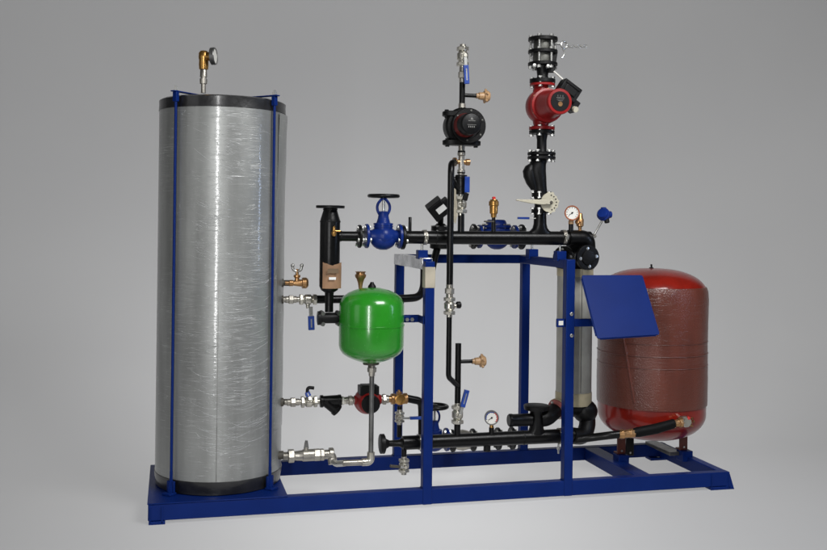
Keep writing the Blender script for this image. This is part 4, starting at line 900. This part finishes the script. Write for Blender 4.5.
# rear lower header
RLY = 5.6
r = Row_(470, 440, RLY)
t = thing('rear_return_header', 'rear black return line with bolted flanges, behind the low front header', 'pipe', r.p(480))
MB().lines([(r.p(412), 5), (r.p(424), 5)], seg=24).obj('left_pipe', 'black_paint', t, 0)
MB().lines([(r.p(452), 5), (r.p(530), 5)], seg=24).obj('right_pipe', 'black_paint', t, 0)
for px_ in (452.5, 473, 498, 512): flange(t, r.p(px_), XP, 11.2, 2.6, 4, gap=False, rot=.4, bmat='bellows_grey', br=1.6)
c = Col_(434.5, 425, RLY)
globe_valve('blue globe valve with black handwheel behind the left front upright, low down', c.p(440), 14, 11.5, c.p(406.5), wheel_r=14, s=.78)
c = Col_(462.5, 440, RLY); q = c.p(440)
t = thing('strainer', 'dull grey bolted strainer body behind the low header, next to the ball valve', 'strainer', q); MB().lathe(q+XM*(9*U(q)), XP, [(0, 7), (3, 9), (9, 10.5), (15, 9), (19, 7)], seg=26).obj('body', 'dull_nickel', t, 0)
# ------------------------------------------------------------------ desk panel
tl, tr, br_, bl = P(581.5, 275, YF-.045), P(642.5, 275, YF-.05), P(660, 334.5, YF-.25), P(597.5, 338.5, YF-.25)
t = thing('control_panel', 'plain blue sheet metal panel tilted out from the right front upright', 'panel', (tl+bl)/2)
n = (tr-tl).cross(bl-tl).normalized(); 
if n.y > 0: n = -n
def rpoly(ps, r):
    out = []
    for i in range(len(ps)):
        a, b_, c_ = ps[i-1], ps[i], ps[(i+1) % len(ps)]; s0 = b_+(a-b_).normalized()*r; s1 = b_+(c_-b_).normalized()*r
        for j in range(5): u = j/4; out.append(s0*(1-u)**2+b_*2*u*(1-u)+s1*u*u)
    return out
b = MB(); b.prism(rpoly([tl, tr, br_, bl], .014), -n, .008); b.obj('plate', 'blue_paint', t, .0015)
b = MB()
for aa, bb in ((tl, tr), (tr, br_), (br_, bl), (bl, tl)):
    b.tube([aa+(bb-aa)*.05+n*-.010, bb+(aa-bb)*.05+n*-.010], .004, seg=8)
b.obj('folded_edge', 'blue_paint', t, 0)
p = P(580, 322.5, YF+.02); b = MB(); b.box2((FRx+PW/2+.001, YF+.004, p.z-.022), (FRx+PW/2+.13, YF+.03, p.z+.022)); b.box2((FRx+PW/2+.09, YF-.17, p.z-.018), (FRx+PW/2+.115, YF+.003, p.z+.018)); b.obj('arm', 'blue_paint', t, .003)
# ------------------------------------------------------------------ red vessel
RX, RY, RRad = P(651.2, 400, 5.40).x, 5.40, 53.6*U(P(651, 350, 5.40))*.985
def RC(py): return Col_(651.2, 350, RY)
cR = Vector((RX, RY, 0)); ct = Col_(651.2, 350, RY)
t = thing('expansion_vessel', 'large red expansion vessel with bubble wrap round its middle, right end of frame', 'vessel', (RX, RY, ZT+.05))
zt, zs, zb, zw = ct.p(268.2).z, ct.p(300).z, ct.p(437.5).z, ct.p(403).z+.01
zs = ct.p(291).z - .012
prof = []
for i in range(13):
    a = PI/2*i/12; prof.append((zb+.20-.20*math.cos(a)*1.0, .012+RRad*math.sin(a)**.72 if i else .01))
prof = [(zb+.165*(1-math.cos(PI/2*i/14)), max(.01, RRad*(math.sin(PI/2*i/14))**.78)) for i in range(15)]
top = [(zs+(zt-zs)*math.sin(PI/2*i/16), max(.008, RRad*(math.cos(PI/2*i/16))**.80)) for i in range(17)]
MB().lathe(cR, ZP, [(z, x) for z, x in prof]+[(z, x) for z, x in top], seg=96, unit=1).obj('shell', 'red_paint', t, 0)
zw1 = zs+.045; zw0 = zw
wr = []
for j in range(30):
    f = j/29; z = zw0+(zw1-zw0)*f; rj = RRad+.006+.0015*math.sin(f*9)+random.uniform(-.0008, .0008)
    if f > .93: 
        s1 = math.asin(min(1, max(0, (z-zs)/(zt-zs)))); rj = RRad*(math.cos(s1))**.80+.006
    if 0.38 < f < .40 or .32 < f < .34: rj += .003
    wr.append((z, rj))
wr = [(zw0, RRad+.001)]+wr+[(zw1+.001, wr[-1][1]-.008)]
MB().lathe(cR, ZP, wr, seg=96, unit=1).obj('bubble_wrap', 'bubble_film', t, 0)
MB().lathe(Vector((RX-.01, RY, zt-.003)), ZP, [(0, 2.4), (1.2, 2.2), (1.4, 1.0), (4.5, .9)], seg=14).obj('air_cap', 'black_plastic', t, 0)
for py_, rr_w in ((338, .0012), (349.5, .0026), (361, .0026)):
    zz = ct.p(py_).z-.004; b = MB(); b.torus(Vector((RX, RY, zz)), ZP, RRad+.0062, rr_w, 96, 8, unit=1); b.obj('wrap_ridge', 'ridge_film', t, 0)
# diagonal tape strip over the wrap
b = MB(); pts0 = []
for i in range(12):
    f = i/11; a = math.radians(-148+14*f); z = zw0+(zw1-zw0)*(.66-.60*f); e = Vector((math.cos(a), math.sin(a), 0)); q = Vector((RX, RY, z))+e*(RRad+.0085)
    pts0.append([q+Vector((-.008, 0, -.003)), q+Vector((.008, 0, .003)), q+Vector((.008, 0, .003))-e*.002, q+Vector((-.008, 0, -.003))-e*.002])
b.rings(pts0); b.obj('tape_seam', 'bubble_film', t, 0)
for lx_, ly_, m_ in ((2.70, 5.40, 'rust_brown'), (3.135, 5.42, 'rust_brown'), (2.90, 5.68, 'black_paint')):
    z0_, z1_ = ZT+(.0355 if ly_ < 5.6 else -.05), zb+.12
    b = MB(); b.box2((lx_-.027, ly_-.006, z0_), (lx_+.027, ly_+.006, z1_)); b.box2((lx_-.027, ly_+.0061, z0_+.0002), (lx_+.027, ly_+.05, z0_+.008)); lg = b.obj('leg', m_, t, .002)
    MB().lathe(Vector((lx_, ly_-.006, z0_+.02)), FR, [(0, 1.2), (1, 1.0)], seg=8).obj('bolt', 'zinc', lg, 0)
# supply pipe to red vessel
t = thing('flexible_hose', 'black pipe and thick hose with brass ends leading to the red vessel', 'hose', P(627, 436, 5.05))
Yh = 5.03; ph = [P(575, 440, 5.13), P(592, 437.5, 5.10), P(608, 435.5, Yh+.02), P(621, 434, Yh)]
MB().tube(ph, 3.9*U(ph[1]), 6*kq).obj('rigid_pipe', 'black_paint', t, 0)
a0, a1 = P(618.5, 434.6, Yh), P(634, 433, Yh)
MB().lines([(a0, 3.8), (a0*.8+a1*.2, 5), (a0*.7+a1*.3, 5), (a0*.68+a1*.32, 4.2), (a0*.3+a1*.7, 4.2), (a0*.28+a1*.72, 4.7), (a1, 4.5)], seg=8).obj('union', 'brass', t)
h0, h1, h2 = P(633, 433, Yh), P(655, 429, Yh), P(674, 423.5, Yh+.0)
MB().lines([(h0, 4.2), (h0*.8+h1*.2, 5.0), (h1, 5.2), (h2, 4.6)], seg=24).obj('hose', 'rubber', t, 0)
n0, n1 = P(671, 424.4, Yh), P(686, 421.2, Yh)
MB().lines([(n0, 4.4), (n0*.8+n1*.2, 4.7), (n0*.78+n1*.22, 3.6), (n0*.5+n1*.5, 3.8), (n0*.48+n1*.52, 5.2), (n0*.25+n1*.75, 5.2), (n0*.24+n1*.76, 4), (n1, 4)], seg=8).obj('end_fitting', 'brass', t)
b = MB(); q = P(685, 421.5, Yh); b.lathe(q, BK, [(-5, 4.2), (-3, 5.4), (2, 5.4), (4, 4.4), (30, 4.2)], seg=20); b.obj('elbow', 'nickel', t, 0)
b = MB(); b.lathe(P(688, 418.8, Yh-.02), Vector((.4, -.3, .8)), [(0, 2.0), (2.4, 1.8)], seg=12); b.obj('red_cap', 'red_plastic', t, 0)
# tag printed in gold on the vessel
b = MB(); t = thing('label_sticker', 'speckled gold print on the red vessel just above the hose end', 'sticker', P(680, 413, 5.08))
rnd = random.Random(3)
for i in range(34):
    a = math.radians(rnd.uniform(-80, -69)); z = ct.p(rnd.uniform(410, 419)).z+.012; f = min(1, max(0, (z-zb)/.165)); th = math.acos(1-f); rad = RRad*(math.sin(th))**.78+.002
    e = Vector((math.cos(a), math.sin(a), 0)); b.box(Vector((RX, RY, z))+e*rad, (.003, .010*rnd.uniform(.4, 1.2), .006*rnd.uniform(.5, 1.2)), e, ZP)
b.obj('gold_specks', 'brass', t, 0)
# grey bar added for a pale strip beside the right end beam
p0 = P(667, 437.5, 5.62); b = MB(); b.box(Vector((3.085, 5.585, ZT+.012)), (.08, .32, .022)); o = b.obj('end_beam_strip', 'steel_pipe', None, .002)
o['label'] = 'grey flat strip along the inner top of the right end beam, under the red vessel'; o['category'] = 'spacer'

# ------------------------------------------------------------------ light
w = bpy.data.worlds.new('World'); sc.world = w; w.use_nodes = True
w.node_tree.nodes['Background'].inputs[0].default_value = (.5, .5, .52, 1); w.node_tree.nodes['Background'].inputs[1].default_value = .04
def area(name, loc, target, sx, sy, power, col=(1, 1, 1), shape='RECTANGLE', spread=None):
    d = bpy.data.lights.new(name, 'AREA'); d.shape = shape; d.size = sx; d.size_y = sy; d.energy = power; d.color = col
    if spread: d.spread = math.radians(spread)
    o = bpy.data.objects.new(name, d); COL.objects.link(o); o.location = loc; o.rotation_euler = (Vector(target)-Vector(loc)).to_track_quat('-Z', 'Y').to_euler(); return o
area('strip_softbox', (-.70, .6, 1.65), (.5, 5.3, 1.15), .26, 2.9, 88)
area('top_softbox', (2.5, 2.2, 4.3), (1.9, 5.3, 1.3), 2.1, 1.4, 190)
area('left_fill', (-3.4, 3.0, 2.0), (.1, 5.3, 1.1), 1.6, 2.4, 11)  # added fill light, lifts the dark left side of the silver tank
area('side_strip', (3.9, 3.75, 1.75), (.4, 5.3, 1.75), .06, 1.0, 7, (.55, .70, 1))  # narrow blue lamp added to put a bluish streak on the tank
# added unseen lamps under and behind the translucent sweep, shaping its grey gradient
for nm, x, y, z, tx, ty, tz, sx, sy, e in (
        ('floor_fill_near', 1.088, 4.3, -1.2, 1.088, 4.3, 0, 1.5, 1.5, 10.8), ('floor_fill_mid', 1.316, 5.2, -1.5, 1.316, 5.2, 0, 1.5, 1.5, 5.2),
        ('floor_fill_far', 1.594, 6.3, -1.5, 1.594, 6.3, 0, 2, 2, 11.9),
        ('floor_fill_deep', 1.594, 6.3, -3, 1.594, 6.3, 0, 2, 2, 37), ('wall_fill_low', 2.277, 11.5, -1.5, 2.277, 9, .8, 2, 2, 72.7),
        ('wall_fill_level', 2.277, 11, 0, 2.277, 9, 0, 2, 2, 4.3), ('wall_fill_mid', 2.277, 11, 1.5, 2.277, 9, 1.5, 2, 2, 1.5),
        ('sweep_fill_small', 1.9, 9, -2.2, 1.8, 7.2, .3, 3, 3, 20.3),
        ('wall_fill_high', 2.3, 12.5, 6, 2.3, 9, 3, 16, 4, 213), ('floor_fill_wide', 1.3, 5, -3.5, 1.3, 5, 0, 14, 8, 143),
        ('sweep_fill', 2, 11.5, -3.5, 2, 8, .3, 14, 6, 201), ('side_fill_right', 8, 9, -2, 5, 6, 0, 3, 3, 25),
        ('wall_fill_left', -3, 12, 1, -3, 9, 1, 4, 4, 31), ('wall_fill_right', 7.5, 12, 1, 7.5, 9, 1, 4, 4, 57)):
    area(nm, (x, y, z), (tx, ty, tz), sx, sy, e, shape='ELLIPSE')
sc.view_settings.view_transform = 'Standard'; sc.view_settings.look = 'None'; sc.view_settings.exposure = 0; sc.view_settings.gamma = 1
sc.cycles.use_denoising = True
for o in bpy.data.objects:
    if '_o' in o: del o['_o']
